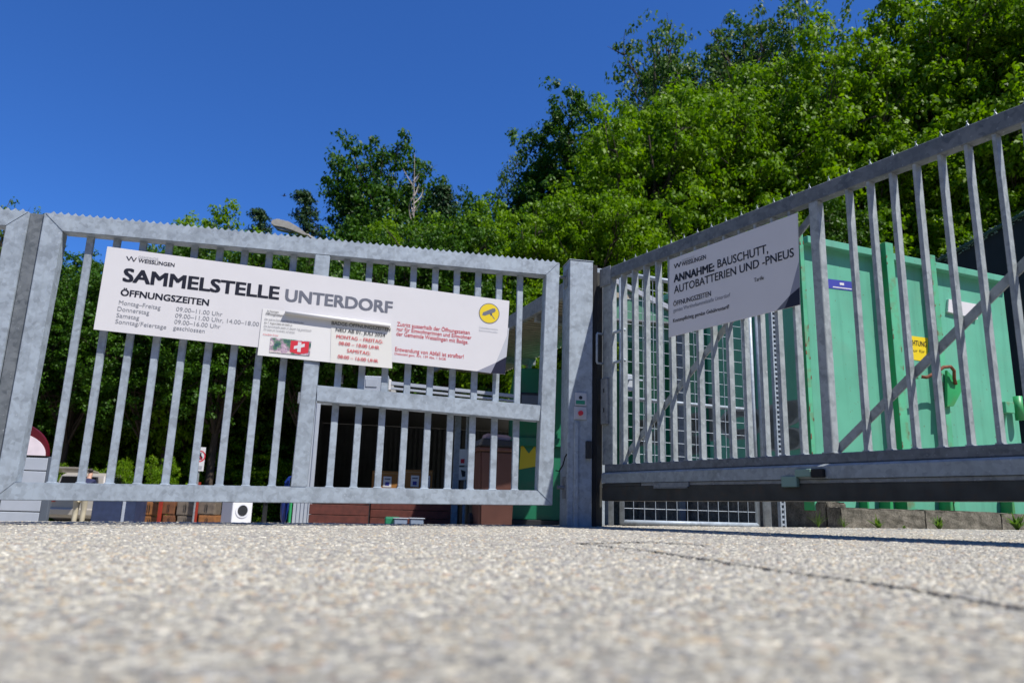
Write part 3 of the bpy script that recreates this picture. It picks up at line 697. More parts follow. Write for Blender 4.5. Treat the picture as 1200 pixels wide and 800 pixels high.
ra_ = rib(945, 949.5, 'corner_post', .13, .02, RIBM); r1 = rib(1049, 1058, 'rib', .14, .075, RIBM); r2 = rib(1102, 1108, 'rib', .10, .06, RIBM)
rs = MB()
for (xa, xb) in (r1, r2, ra_):
    for k in range(16):
        z = random.uniform(.1, ctop); x = random.choice((xa+.002, xb-.004)); h = random.uniform(.01, .06); pr_ = {r1: .14, r2: .10, ra_: .13}[(xa, xb)]
        rs.add([(x-.004, CYo-pr_-.008, z), (x+random.uniform(.004, .012), CYo-pr_-.008, z+.004), (x+.006, CYo-pr_-.008, z+h), (x-.003, CYo-pr_-.008, z+h*.8)], [(0, 1, 2, 3)])
rs.build('rust_patches', RUST, ct)['kind'] = 'stuff'
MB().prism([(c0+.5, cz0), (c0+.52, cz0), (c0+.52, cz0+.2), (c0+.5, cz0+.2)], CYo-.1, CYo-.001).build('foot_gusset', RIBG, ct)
def stick(pts, mat, nm, y=CYo-.003): flat(CF, pts, y, y).build(nm, mat, ct)
stick([(969.5, 326.5), (1002, 330.5), (1003, 341.5), (970.5, 337.5)], BLUEP, 'blue_sticker')
stick([(984, 331), (989, 331.6), (989.2, 334.4), (984.2, 333.8)], WHITE, 'sticker_print', CYo-.0045)
stick([(976, 335.4), (998, 338.2), (998.1, 339.4), (976.1, 336.6)], WHITE, 'sticker_print', CYo-.0045)
stick([(1061.5, 392.5), (1087.5, 396), (1087, 424), (1061, 420)], YEL, 'warning_sticker')
letter(ct, CF, 'ACHTUNG', (1063, 403.5), (1086, 406.5), 6, BLACK, .01, CYo-.0045, CYo-.0045)
letter(ct, CF, 'Nur für', (1066, 411.5), (1084, 413.6), 3.4, BLACK, 0, CYo-.0045, CYo-.0045)
p_ = [cb_(1109, 351), cb_(1144, 357.5), cb_(1143, 375), cb_(1108, 366)]; MB().prism(p_, CYo-.03, CYo-.001, .003).build('document_holder', WHITE, ct)
# lifting hook rod with gusset
hk = [cb_(*p, CYo-.15) for p in ((1075, 441), (1083, 442.5), (1092, 437), (1100, 431), (1108, 430.5), (1113, 435), (1115, 444), (1119, 450))]
MB().tube([(u, CYo-.16-.05*math.sin(i/7*math.pi), z) for i, (u, z) in enumerate(hk)], .017, 10).build('hook_rod', RUST, ct, smooth=True)
gs = [cb_(*p, CYo-.12) for p in ((1107, 434), (1118, 446), (1126, 444), (1127, 453), (1115, 476), (1107, 477))]
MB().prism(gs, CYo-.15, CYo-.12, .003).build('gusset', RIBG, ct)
hk = cb_(1075, 441, CYo-.15); MB().tube([(hk[0]-.02, CYo-.19, hk[1]), (hk[0]-.02, CYo-.01, hk[1])], .03, 12).build('rod_eye', RIBM, ct)
a = cb_(1178, 470, CYo-.1); b = cb_(1188, 484, CYo-.1)
MB().box(a[0], a[0]+.14, CYo-.10, CYo-.001, b[1], a[1], .004).build('hinge_leaf', RIBM, ct)
a = cb_(1196, 478, CYo-.1); MB().tube([(a[0], CYo-.08, a[1]-.13), (a[0], CYo-.08, a[1]+.13)], .045, 14).build('hinge_barrel', RIBG, ct, smooth=True)
# diagonal door stiffener plates low down on the container, rib feet
for px in (1030, 1100, 1172):
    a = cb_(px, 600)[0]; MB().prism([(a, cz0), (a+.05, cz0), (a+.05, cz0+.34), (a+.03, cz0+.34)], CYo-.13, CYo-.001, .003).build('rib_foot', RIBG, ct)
# lettering on the shaded long side (the side runs back from the corner)
SF = Frame(*(CF.o+Vector(CF.u)*c0+Vector(CF.n)*CYo).xy, MY-math.pi/2, CF.o.z)   # local x runs from the back to the front corner
LETG = paint('letter_grey', (.30, .32, .30), .5, var=.05)
letter(ct, SF, 'eaglog', (736, 521), (941, 506), 46, LETG, .06, 0, -.004, 'side_lettering')
for o in list(ct.children):
    if o.name.startswith('side_lettering'):
        for v in o.data.vertices:      # from the side frame into the container frame
            x, y, z = v.co; v.co = (c0-.004, CYo-x, z)
# inner frames on the long side
for k in range(1, 5): MB().box(c0-.06, c0-.001, CYo+.8*k, CYo+.8*k+.07, cz0+.02, ctop-.08, .004).build('side_rib', GREEN, ct)
# green translucent canopy end behind
GS = Frame(gpt(710, 8.6).x, 8.6, .05); t = thing('green_canopy', 'pale edged green translucent canopy end behind the wire mesh gate', 'canopy'); GS.place(t)
LIDM = paint('lid_mint', (.10, .26, .17), .5, var=.12)
def gq(*pts): return [GS.b(*p) for p in pts]
MB().prism(gq((706, 326), (797, 372), (797, 378), (706, 372)), 0, .05).build('upper_sheet', LIDM, t)
MB().prism(gq((706, 374), (797, 380), (797, 400), (706, 397)), .1, .15).build('lower_sheet', LIDM, t)
MB().prism(gq((706, 319), (798, 365.5), (798, 371.5), (706, 325.5)), -.04, .09, .004).build('fascia', LTG, t)
MB().prism(gq((706, 372), (797, 378), (797, 380), (706, 374)), -.01, .12).build('cross_beam', GALVD, t)
a = GS.b(796, 380); MB().box(a[0]-.03, a[0]+.03, .0, .09, -.1, a[1]+.1).build('column', GALVD, t)
# dark covered shed at the right
q = at(1092, 310, 11.6); q2 = at(1235, 232, 9.6)
t = thing('covered_bay', 'dark bay with a netting edge above the green container', 'shed', (q.x, q.y, gz(q.x, q.y)), math.atan2(q2.y-q.y, q2.x-q.x))
ln = (q2-q).to_2d().length; h0, h1 = q.z-t.location.z, q2.z-t.location.z
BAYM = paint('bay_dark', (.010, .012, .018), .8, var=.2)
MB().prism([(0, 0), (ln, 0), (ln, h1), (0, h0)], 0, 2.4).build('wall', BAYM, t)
nt_ = MB()
for i in range(160):
    s_ = random.random(); x = s_*ln; z = h0+(h1-h0)*s_+random.uniform(-.07, .05); a = random.uniform(0, 6.28); l = random.uniform(.02, .07)
    nt_.tube([(x, -.03+random.uniform(-.02, .02), z), (x+l*math.cos(a), -.04, z+l*math.sin(a)*.5)], .006, 4)
nt_.build('net_edge', paint('net_green', (.16, .22, .18), .6, var=.4, scale=20), t)['kind'] = 'stuff'
MB().tube([(0, -.02, h0), (ln, -.02, h1)], .03, 8).build('rail', paint('dark_green_rail', (.02, .05, .04), .6), t)

# ------------------------------------------------------------ weeds at the kerb
def weed(px, d, h, n_, label, name='weed', kind='leaf', mat=LEAF_P):
    q = gpt(px, d); t = thing(name, label, 'weed', q); 
    n_ = int(n_*1.8)
    for i in range(n_):
        a = random.uniform(0, 6.28); lean = random.uniform(.15, .75); L = h*random.uniform(.6, 1.1); w_ = (.006 if kind == 'grass' else .030)*random.uniform(.8, 1.3)*(h/.1)**.5
        vs = []; K = 4
        for k in range(K+1):
            s_ = k/K; r_ = L*lean*s_**1.3; z = L*(1-lean*.5)*(s_-.35*s_*s_*lean)*1.1
            ww = w_*(math.sin(math.pi*min(.97, s_+.12)) if kind == 'leaf' else (1-s_)+.05)
            cx_, cy_ = math.cos(a)*r_, math.sin(a)*r_
            vs += [(cx_-math.sin(a)*ww/2, cy_+math.cos(a)*ww/2, z+.002), (cx_, cy_, z), (cx_+math.sin(a)*ww/2, cy_-math.cos(a)*ww/2, z+.002)]
        fs = []
        for k in range(K):
            for j in (0, 1): fs.append((3*k+j, 3*k+j+1, 3*k+j+4, 3*k+j+3))
        o = MB().add(vs, fs).build('leaf' if kind == 'leaf' else 'blade', mat, t)
        ca = o.data.color_attributes.new('tint', 'FLOAT_COLOR', 'POINT'); tv = random.uniform(.5, 1)
        for dd in ca.data: dd.color = (tv, tv, tv, 1)
weed(958, 6.35, .15, 14, 'tuft of grass in front of the shaded end block', 'grass_tuft', 'grass')
weed(988, 6.5, .11, 16, 'low grassy weed at the corner of the kerb island', 'grass_tuft', 'grass')
weed(1099, 6.60, .125, 16, 'dandelion weed with broad leaves at a kerb joint')
weed(1028, 6.6, .13, 6, 'small upright weed on the kerb face')
weed(1058, 6.6, .035, 9, 'tiny low weed between two kerb stones')
weed(1190, 6.62, .19, 14, 'tall leafy weed at the kerb near the picture edge')
# shadow of the angled gate painted as a dark ribbon, and threshold plate
o = ribbon('gate_shadow_strip', [gpt(905, 5.9), gpt(1000, 5.75), gpt(1100, 5.6), gpt(1230, 5.45)], .03, TAR, sub=8); o['kind'] = 'structure'  # tar-coloured strip stands in for the gate's cast shadow
o = ribbon('threshold_strip', [gpt(536, 5.75), gpt(600, 5.7), gpt(690, 5.65)], .05, paint('threshold_brown', (.10, .06, .05), .7), sub=6, jitter=.001); o['kind'] = 'structure'

# ------------------------------------------------------------ canopy and shed in the middle
V_ = Vector((-.36, .93, 0)).normalized(); VY = math.atan2(V_.y, V_.x)
# canopy: edges run along V_
a = at(655, 345, 8.6); q = at(650, 428, 11.0)
t = thing('canopy', 'corrugated metal canopy roof between the long gate and the gate post', 'canopy', (a.x, a.y, gz(a.x, a.y)), VY-math.pi/2)
# local y along V_, local x to the right of it
gzc = a.z-t.location.z
m = MB(); nrib = 48; L_r = 5.8; wd = 1.25
for i in range(nrib):
    y0 = -.3+i*(L_r/nrib); p_ = L_r/nrib
    m.box(.06, wd, y0, y0+p_*.452, gzc-.03, gzc+.03, 0); m.box(.06, wd, y0+p_*.45, y0+p_*.999, gzc+.02, gzc+.05, 0)
m.build('corrugated_sheet', CORR, t); t.children[-1]['kind'] = 'stuff' if False else 'thing'
del t.children[-1]['kind']
MB().box(0, .055, -.3, L_r-.3, gzc-.07, gzc+.12, .004).build('fascia', GALVD, t)
for y in (.8, 3.6): MB().box(.06, wd, y, y+.09, gzc-.14, gzc-.032, .004).build('purlin', GALVD, t)
MB().box(1.1, 1.18, .8, .88, -.1, gzc-.14, .004).build('column', GALVD, t); MB().box(1.1, 1.18, 3.6, 3.68, -.1, gzc-.14, .004).build('column', GALVD, t)
# green container in shade below
q = gpt(599, 10.4)
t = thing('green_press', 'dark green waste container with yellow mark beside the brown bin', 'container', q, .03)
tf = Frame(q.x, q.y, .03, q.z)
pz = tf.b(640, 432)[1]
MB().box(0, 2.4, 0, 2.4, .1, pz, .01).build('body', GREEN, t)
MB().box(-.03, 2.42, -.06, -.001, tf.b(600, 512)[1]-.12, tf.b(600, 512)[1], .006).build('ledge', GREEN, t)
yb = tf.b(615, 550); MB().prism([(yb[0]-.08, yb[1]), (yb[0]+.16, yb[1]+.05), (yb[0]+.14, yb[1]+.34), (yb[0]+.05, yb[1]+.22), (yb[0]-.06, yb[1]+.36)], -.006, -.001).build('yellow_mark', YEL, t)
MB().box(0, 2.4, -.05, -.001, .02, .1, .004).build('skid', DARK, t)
MB().box(.25, .42, -.02, -.001, tf.b(606, 512)[1]-.14, tf.b(606, 495)[1]-.02, .003).build('notice_plate', PAPER, t) if False else None
# shed
q = gpt(362, 12.2); SHF = Frame(q.x, q.y, LYAW*.9)
sx1 = SHF.b(531, 560)[0]+.1; stz = SHF.b(450, 474)[1]
t = thing('open_shed', 'dark open-fronted corrugated shed seen below the big sign', 'shed'); SHF.place(t)
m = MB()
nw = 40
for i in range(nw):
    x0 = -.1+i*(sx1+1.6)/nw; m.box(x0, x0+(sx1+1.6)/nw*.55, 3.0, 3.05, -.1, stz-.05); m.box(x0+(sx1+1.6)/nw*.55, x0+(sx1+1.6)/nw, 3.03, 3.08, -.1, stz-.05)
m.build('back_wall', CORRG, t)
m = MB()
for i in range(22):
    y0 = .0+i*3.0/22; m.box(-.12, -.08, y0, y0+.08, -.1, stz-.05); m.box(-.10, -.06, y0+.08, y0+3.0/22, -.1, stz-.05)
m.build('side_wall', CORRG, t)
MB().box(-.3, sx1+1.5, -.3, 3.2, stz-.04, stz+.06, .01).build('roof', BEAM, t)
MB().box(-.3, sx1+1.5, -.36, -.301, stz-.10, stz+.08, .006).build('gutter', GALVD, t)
pq = SHF.b(534, 560)
MB().box(pq[0]-.05, pq[0]+.05, -.02, .08, -.1, stz-.045, .004).build('column', GALV, t)
MB().tube([(pq[0]+.16, .0, -.1), (pq[0]+.16, .0, stz-.045)], .025, 8).build('downpipe', GALV, t)
nb = thing('hour_plates', 'two small white plates fixed beside the shed column', 'sign'); SHF.place(nb)
def pq_(pts, y0=-.05): return [SHF.b(*p, y0) for p in pts]
MB().prism(pq_([(538.5, 526), (549.5, 526), (549, 545), (538, 545)]), -.05, -.045).build('upper_plate', PAPER, nb); MB().prism(pq_([(538, 547), (548, 547), (546.5, 562), (537.5, 562)]), -.05, -.045).build('lower_plate', PAPER, nb)
MB().add([(u, -.052, z) for u, z in pq_([(540, 537.5), (544.5, 537.5), (544.2, 542.5), (539.8, 542.5)])], [(0, 1, 2, 3)]).build('red_print', RED, nb)
MB().add([(u, -.052, z) for u, z in pq_([(540, 550), (545.5, 552), (545.2, 558), (541.5, 558.5)])], [(0, 1, 2, 3)]).build('black_print', BLACK, nb)
# planked red brown containers
def planked(px0, px1, d, pytop, depth, name, label, cat, mat=BROWNR, ph=.11, group=None):
    q = gpt(px0, d); f = Frame(q.x, q.y, LYAW*.9); wdt = f.b(px1, 600)[0]; h = f.b(px0, pytop)[1]
    t = thing(name, label, cat, group=group); f.place(t); n = max(2, int(h/ph)); n2 = h/n
    for i in range(n):
        MB().box(0, wdt, 0, .03, i*n2+.004, (i+1)*n2-.004, .003).build('plank', mat, t)
        MB().box(-.001+0, .028, .031, depth, i*n2+.004, (i+1)*n2-.004, .003).build('plank', mat, t)
        MB().box(wdt-.03, wdt, .031, depth, i*n2+.004, (i+1)*n2-.004, .003).build('plank', mat, t)
    MB().box(.03, wdt-.031, .035, depth-.01, .01, h-.03).build('liner', DARK, t)
    return t
planked(362, 432, 10.2, 577, 1.0, 'planked_planter', 'red brown planked box in the sun under the shed front', 'box')
planked(434, 528, 10.9, 577, 1.0, 'planked_planter', 'red brown planked box in the shade beside the shed column', 'box')
def carton(px0, px1, py0, py1, d, label, tags, group='cardboard boxes in the shed'):
    a = at(px0, py1, d); f = Frame(a.x, a.y, LYAW*.5, a.z); w_ = f.b(px1, py1)[0]; h = f.b(px0, py0)[1]
    t = thing('cardboard_box', label, 'box', group=group); f.place(t)
    MB().box(0, w_, 0, w_*.7, 0, h, .006).build('carton', CARD, t)
    for (x0, x1) in tags:
        MB().box(x0*w_, x1*w_, -.004, -.0005, h*.18, h*.72).build('shipping_label', PAPER, t)
        MB().box((x0+.25*(x1-x0))*w_, (x0+.75*(x1-x0))*w_, -.006, -.0045, h*.26, h*.44).build('label_print', BLUEP, t)
        MB().box((x0+.15*(x1-x0))*w_, (x0+.85*(x1-x0))*w_, -.006, -.0045, h*.56, h*.62).build('label_print', GREY, t)
    MB().box(.02*w_, .98*w_, -.003, -.0003, h*.86, h*.9).build('tape', paint('tape', (.42, .25, .1), .4), t); return t
shelf = thing('steel_shelf', 'dark steel shelf carrying two cardboard boxes in the shed', 'shelf'); 
a = at(430, 574.5, 12.6); shelf.location = (a.x, a.y, gz(a.x, a.y)); shelf.rotation_euler = (0, 0, LYAW*.5); hh = a.z-shelf.location.z
MB().box(0, 1.5, 0, .7, hh-.03, hh-.001, .003).build('shelf_board', DARK, shelf)
for x in (.02, 1.44):
    for y in (.02, .64): MB().box(x, x+.04, y, y+.04, -.02, hh-.031).build('leg', DARK, shelf)
carton(435, 467, 551, 574, 12.6, 'orange brown cardboard box with one white label on the shed shelf', [(.42, .72)])
carton(471, 506, 549.5, 574, 12.65, 'orange brown cardboard box with two white labels on the shed shelf', [(.28, .55), (.68, .92)])
# things on the floor in the shed front
q = gpt(452, 9.9); t = thing('plastic_tray', 'low green plastic tray lying before the planked box', 'tray', q, .2); MB().box(0, .19, 0, .2, -.1, .105, .01).build('shell', GREEN, t); MB().box(.01, .18, .01, .19, .106, .112, .003).build('rim', GREEN, t)
for px, lb in ((463, 'grey plastic tub beside the green tray'), (482, 'blue grey plastic tub farther from the green tray')):
    q = gpt(px, 9.9); t = thing('plastic_tub', lb, 'tub', q, .2); MB().prism([(0, -.1), (.15, -.1), (.17, .09), (-.01, .09)], 0, .18, .01).build('shell', paint('tub_grey', (.22, .28, .38), .5), t); MB().box(-.02, .18, -.01, .19, .091, .1, .003).build('rim', PGREY, t)
# blue bags and green stake left of the shed
q = gpt(333, 10.5); t = thing('blue_bag', 'blue plastic bag hanging on a green stake beside the shed', 'bag', q)
bmh = bmesh.new(); bmesh.ops.create_icosphere(bmh, subdivisions=3, radius=1)
for v in bmh.verts:
    n_ = 1+.12*math.sin(v.co.x*9+v.co.z*5)+.1*math.sin(v.co.y*11+v.co.z*7); v.co = Vector((v.co.x*.055*n_, v.co.y*.05*n_, .30+v.co.z*.30))
MB().bm(bmh).build('bag', paint('bag_blue', (.01, .03, .18), .35), t, smooth=True); MB().tube([(.0, 0, .56), (.03, 0, .64), (.07, 0, .66)], [.04, .02, .005], 8).build('tie', paint('bag_blue', (.01, .03, .18), .35), t)
q = gpt(340, 10.4); t = thing('green_stake', 'thin green stake beside the blue bag', 'stake', q); MB().tube([(0, 0, -.1), (0, 0, .75)], .02, 6).build('stake_shaft', RIBG, t)
q = gpt(343, 11.6); t = thing('corrugated_screen', 'pale blue corrugated screen standing at the shed corner', 'screen', q, LYAW)
m = MB()
for i in range(5): m.box(i*.055, i*.055+.03, 0, .02, -.1, 1.9); m.box(i*.055+.03, i*.055+.055, .015, .035, -.1, 1.9)
m.build('corrugated_sheet', PGREY, t)
# wheelie bin
q = gpt(560, 9.2); t = thing('wheelie_bin', 'brown wheelie bin with an open dark lid beside the shed', 'bin', q, .25)
BRB = paint('bin_brown', (.10, .04, .03), .45, var=.1)
hh = .97
b = bmesh.new(); bmesh.ops.create_cube(b, size=1)
for v in b.verts: k = .86 if v.co.z < 0 else 1; v.co = Vector((.235+v.co.x*.47*k, .26+v.co.y*.5*k, -.05+(v.co.z+.5)*(hh-.02)))
bmesh.ops.bevel(b, geom=b.edges[:], offset=.025, segments=2, affect='EDGES'); MB().bm(b).build('body', BRB, t)
MB().box(-.02, .49, -.01, .53, hh-.07, hh-.02, .01).build('rim', BRB, t)
MB().prism([(-.03, hh-.018), (.50, hh-.018), (.46, hh+.06), (.02, hh+.08)], -.04, .54, .012).build('lid', DARK, t)
MB().tube([(.0, .56, hh-.02), (.47, .56, hh-.02)], .018, 8).build('handle', DARK, t)
for x in (-.01, .43): MB().tube([(x, .5, .05), (x+.05, .5, .05)], .1, 16).build('wheel', RUBBER, t)
bag = thing('rubbish_bag', 'pinkish folded card lying on the lid of the brown bin', 'cardboard', (q.x+.06, q.y+.05, q.z+hh+.075), .25); MB().prism([(0, 0), (.3, -.008), (.34, .03), (.28, .06), (.02, .07)], 0, .25, .006).build('fold', paint('pinkish', (.45, .28, .26), .6), bag)
# rolled awning bar with its end box, held from the shed roof, and a cabinet on the roof edge
bf = Frame(gpt(606, 9.9).x, 9.9, LYAW*.4)
t = thing('awning_bar', 'white awning bar with a black end box above the middle rail', 'awning'); bf.place(t)
a = bf.b(458, 450.5); b = bf.b(606, 466)
MB().prism([(a[0], a[1]), (b[0], b[1]), (b[0], b[1]+.045), (a[0], a[1]+.045)], 0, .05, .004).build('bar_tube', PGREY, t)
MB().prism([(a[0], a[1]-.06), (b[0], b[1]-.06), (b[0], b[1]-.03), (a[0], a[1]-.03)], .0, .04, .003).build('lower_rail', PGREY, t)
c = bf.b(606, 483); e = bf.b(637, 461)
MB().box(c[0], e[0], -.06, .28, c[1], e[1], .02).build('end_box', DARK, t); MB().box(c[0]+.05, e[0]-.03, -.068, -.0605, c[1]+.04, e[1]-.04, .002).build('cover', PGREYD, t)
MB().box(a[0]-.03, a[0]+.0, 0, 2.2, a[1]-.07, a[1]+.07, .003).build('bracket_arm', PAPER, t)
bf2 = Frame(gpt(420, 11.8).x, 11.8, LYAW*.4)
t = thing('control_cabinet', 'grey metal cabinet on the shed roof edge above the middle rail', 'cabinet'); bf2.place(t)
a = bf2.b(421, 470); b = bf2.b(451.5, 441)
MB().box(a[0], b[0], 0, .4, a[1], b[1], .01).build('case', PGREY, t); MB().box(a[0]+.08, b[0]-.12, -.01, -.0005, a[1]+.24, b[1]-.05, .002).build('door', PGREY, t)
MB().box(b[0]+.01, b[0]+.05, .0, .3, a[1]-.02, b[1]+.02, .004).build('frame', GALV, t)
# ------------------------------------------------------------ yard things at the far left
# panelled box with round top board
q = gpt(-60, 8.6); f = Frame(q.x, q.y, .12); t = thing('panelled_kiosk', 'grey panelled kiosk wall with a rounded white and red top board', 'kiosk'); f.place(t)
we = f.b(46, 600)[0]; ht = f.b(30, 533)[1]; n = 5; n2 = (ht-.02)/n
for i in range(n): MB().box(0, we, 0, .04, .0+i*n2+.006, (i+1)*n2-.006, .004).build('panel', PGREY, t)
MB().box(0, we, .03, .06, .0, ht-.01).build('backing', PGREYD, t)
MB().box(we+.002, we+.085, .0, .06, -.1, ht-.01, .004).build('corner_post', PGREYD, t); MB().box(-.02, we+.1, -.02, -.001, -.12, -.001, .003).build('plinth', PGREY, t)
cx_ = f.b(8, 533)[0]; R_ = f.b(54, 545)[0]-cx_; arc = [(cx_+R_*math.cos(a)*1.0, ht+R_*.86*math.sin(a)) for a in np.linspace(0, math.pi, 28)]
MB().prism(arc, 0.0, .05).build('red_border', paint('dark_red', (.10, .004, .012), .4), t)
arc2 = [(cx_+R_*.97*math.cos(a)-.01, ht+.001+R_*.60*math.sin(a)) for a in np.linspace(0, math.pi, 28)]
MB().prism(arc2, -.006, -.0005).build('white_field', paint('pinkish_white', (.80, .70, .74), .4), t)
a = f.b(31, 520); MB().disc(a[0]-.06, -.008, a[1], .06, 20).build('black_dot', BLACK, t)
# cars
def car(px, d, yaw, col, name, label, open_hatch=True, Lc=4.1, W=1.66, H=1.78):
    q = gpt(px, d); t = thing(name, label, 'car', q, yaw)      # local x across, y forward (away), rear at y=0
    cm = paint('car_'+name+label[:4], col, .3, metal=.3, var=.03)
    prof = [(0, .32), (-.03, .62), (.02, .98), (.22, H-.1), (.5, H), (2.2, H), (2.9, 1.05), (3.9, .88), (4.05, .6), (4.0, .3), (3.2, .22), (.5, .22)]
    xs = [(-W/2, .9), (-W/2+.05, 1.), (W/2-.05, 1.), (W/2, .9)]; vs = []; n = len(prof)
    for x, s_ in xs:
        for (y, z) in prof:
            tx = x*(1-.16*max(0, (z-1.0)/(H-1.0))); vs.append((tx, Lc/2+(y-Lc/2)*(.985 if s_ < 1 else 1), .9+(z-.9)*(.975 if s_ < 1 else 1)))
    fs = [tuple(range(n))[::-1], tuple(range(3*n, 4*n))]
    for k in range(3): fs += [(k*n+i, k*n+(i+1) % n, (k+1)*n+(i+1) % n, (k+1)*n+i) for i in range(n)]
    MB().add(vs, fs).build('body', cm, t)
    MB().prism([(-W/2+.17, 1.02), (W/2-.17, 1.02), (W/2-.28, H-.14), (-W/2+.28, H-.14)], -.02, .10).build('rear_window' if not open_hatch else 'boot_opening', GLASS if not open_hatch else BLACK, t)
    for s_ in (-1, 1):
        x = s_*(W/2-.02)
        MB().box(min(x, x-.16*s_), max(x, x-.16*s_), -.05, .04, .82, 1.0, .01).build('tail_light', RED, t)
        MB().add([(s_*(W/2+.006)*(.97 if s else 1), yy, zz) for s, yy, zz in ((0, .5, 1.04), (0, 2.5, 1.04), (1, 2.1, H-.12), (1, .65, H-.12))], [(0, 1, 2, 3)]).build('side_window', GLASS, t)
        for yy in (.75, 3.2):
            wl = MB().tube([(s_*(W/2-.1), yy, .31), (s_*(W/2+.01), yy, .31)], .31, 20).build('wheel', RUBBER, t); MB().tube([(s_*(W/2), yy, .31), (s_*(W/2+.02), yy, .31)], .19, 16).build('rim', PGREY, wl)
    MB().box(-W/2+.02, W/2-.02, -.12, .05, .38, .62, .04).build('bumper', cm, t)
    if open_hatch:
        hh_ = MB().prism([(-W/2+.2, 0), (W/2-.2, 0), (W/2-.3, .9), (-W/2+.3, .9)], 0, .05, .01)
        v2 = []
        for (x, y, z) in hh_.v: v2.append((x, -.05-z*.92+y*.2, H+.02+z*.12-y))
        hh_.v = v2; hh_.build('tailgate', cm, t)
    return t
car(87, 25, .05, (.50, .46, .40), 'parked_van', 'beige van with its dark boot open behind the person')
car(133, 28, -.35, (.09, .10, .12), 'parked_car', 'dark car partly hidden beyond the beige van', False, H=1.6)
# person bending
def person(px, d):
    q = gpt(px, d); t = thing('person', 'person in beige trousers and navy jacket bending towards the van boot', 'person', q, .1)
    def skin(name, pts, edges, rad, mat, root=0, lvl=1):
        me = bpy.data.meshes.new(name); me.from_pydata(pts, edges, []); o = bpy.data.objects.new(name, me); COL.objects.link(o); o.parent = t
        sm = o.modifiers.new('s', 'SKIN'); sd = o.modifiers.new('d', 'SUBSURF'); sd.levels = lvl; sd.render_levels = lvl
        for i, r_ in enumerate(rad): o.data.skin_vertices[0].data[i].radius = (r_, r_)
        o.data.skin_vertices[0].data[root].use_root = True
        bpy.context.view_layer.update(); me2 = bpy.data.meshes.new_from_object(o.evaluated_get(bpy.context.evaluated_depsgraph_get()))
        o.modifiers.clear(); o.data = me2; me2.materials.clear(); me2.materials.append(mat); me2.name = name
        me2.polygons.foreach_set('use_smooth', [True]*len(me2.polygons)); return o
    SK = paint('skin', (.45, .26, .18), .6); TR = paint('trousers', (.50, .45, .33), .8); JK = paint('jacket', (.012, .016, .06), .8)
    P_ = [(0, 0, .92), (0, .10, 1.12), (0, .24, 1.33), (0, .32, 1.43), (0, .38, 1.53), (0, .42, 1.66)]
    R1 = [.12, .12, .13, .055, .08, .07]
    E_ = [(0, 1), (1, 2), (2, 3), (3, 4), (4, 5)]
    for s_ in (-1, 1):
        k = len(P_); P_ += [(s_*.18, .24, 1.36), (s_*.24, .36, 1.12), (s_*.20, .58, 1.0), (s_*.19, .66, .97)]; R1 += [.055, .042, .03, .032]; E_ += [(2, k), (k, k+1), (k+1, k+2), (k+2, k+3)]
        for j, (dx, ln_) in enumerate(((-.03, .06), (-.01, .08), (.01, .085), (.03, .07))):
            m_ = len(P_); P_ += [(s_*.19+dx, .70, .96), (s_*.19+dx*1.2, .70+ln_*.6, .945), (s_*.19+dx*1.3, .70+ln_, .92)]; R1 += [.009, .009, .008]; E_ += [(k+3, m_), (m_, m_+1), (m_+1, m_+2)]
        m_ = len(P_); P_ += [(s_*.19-s_*.045, .67, .95), (s_*.19-s_*.06, .70, .93)]; R1 += [.010, .009]; E_ += [(k+3, m_), (m_, m_+1)]
        k = len(P_); P_ += [(s_*.10, .0, .84), (s_*.11, .03, .48), (s_*.115, -.01, .09), (s_*.12, .14, .04)]; R1 += [.095, .062, .042, .04]; E_ += [(0, k), (k, k+1), (k+1, k+2), (k+2, k+3)]
    skin('body', P_, E_, R1, SK)
    P2 = [(0, -.01, .96)]; R2 = [.15]; E2 = []
    for s_ in (-1, 1):
        k = len(P2); P2 += [(s_*.105, 0, .83), (s_*.112, .03, .48), (s_*.115, 0, .10)]; R2 += [.115, .082, .075]; E2 += [(0, k), (k, k+1), (k+1, k+2)]
    skin('trousers', P2, E2, R2, TR)
    P3 = [(0, 0, .90), (0, .10, 1.12), (0, .24, 1.36), (0, .29, 1.42)]; R3 = [.16, .155, .15, .07]; E3 = [(0, 1), (1, 2), (2, 3)]
    for s_ in (-1, 1):
        k = len(P3); P3 += [(s_*.19, .24, 1.37), (s_*.245, .36, 1.12), (s_*.205, .56, 1.01)]; R3 += [.075, .06, .045]; E3 += [(2, k), (k, k+1), (k+1, k+2)]
    skin('jacket', P3, E3, R3, JK)
    skin('hair', [(0, .36, 1.64), (0, .37, 1.70), (0, .42, 1.745)], [(0, 1), (1, 2)], [.085, .088, .06], paint('hair', (.04, .03, .025), .8))
    for s_ in (-1, 1): MB().box(s_*.12-.045, s_*.12+.045, -.07, .2, .0, .09, .02).build('shoe', RUBBER, t)
    MB().tube([(0, .52, 1.63), (0, .54, 1.60)], [.008, .016], 6).build('nose', SK, t)
person(92.5, 23)
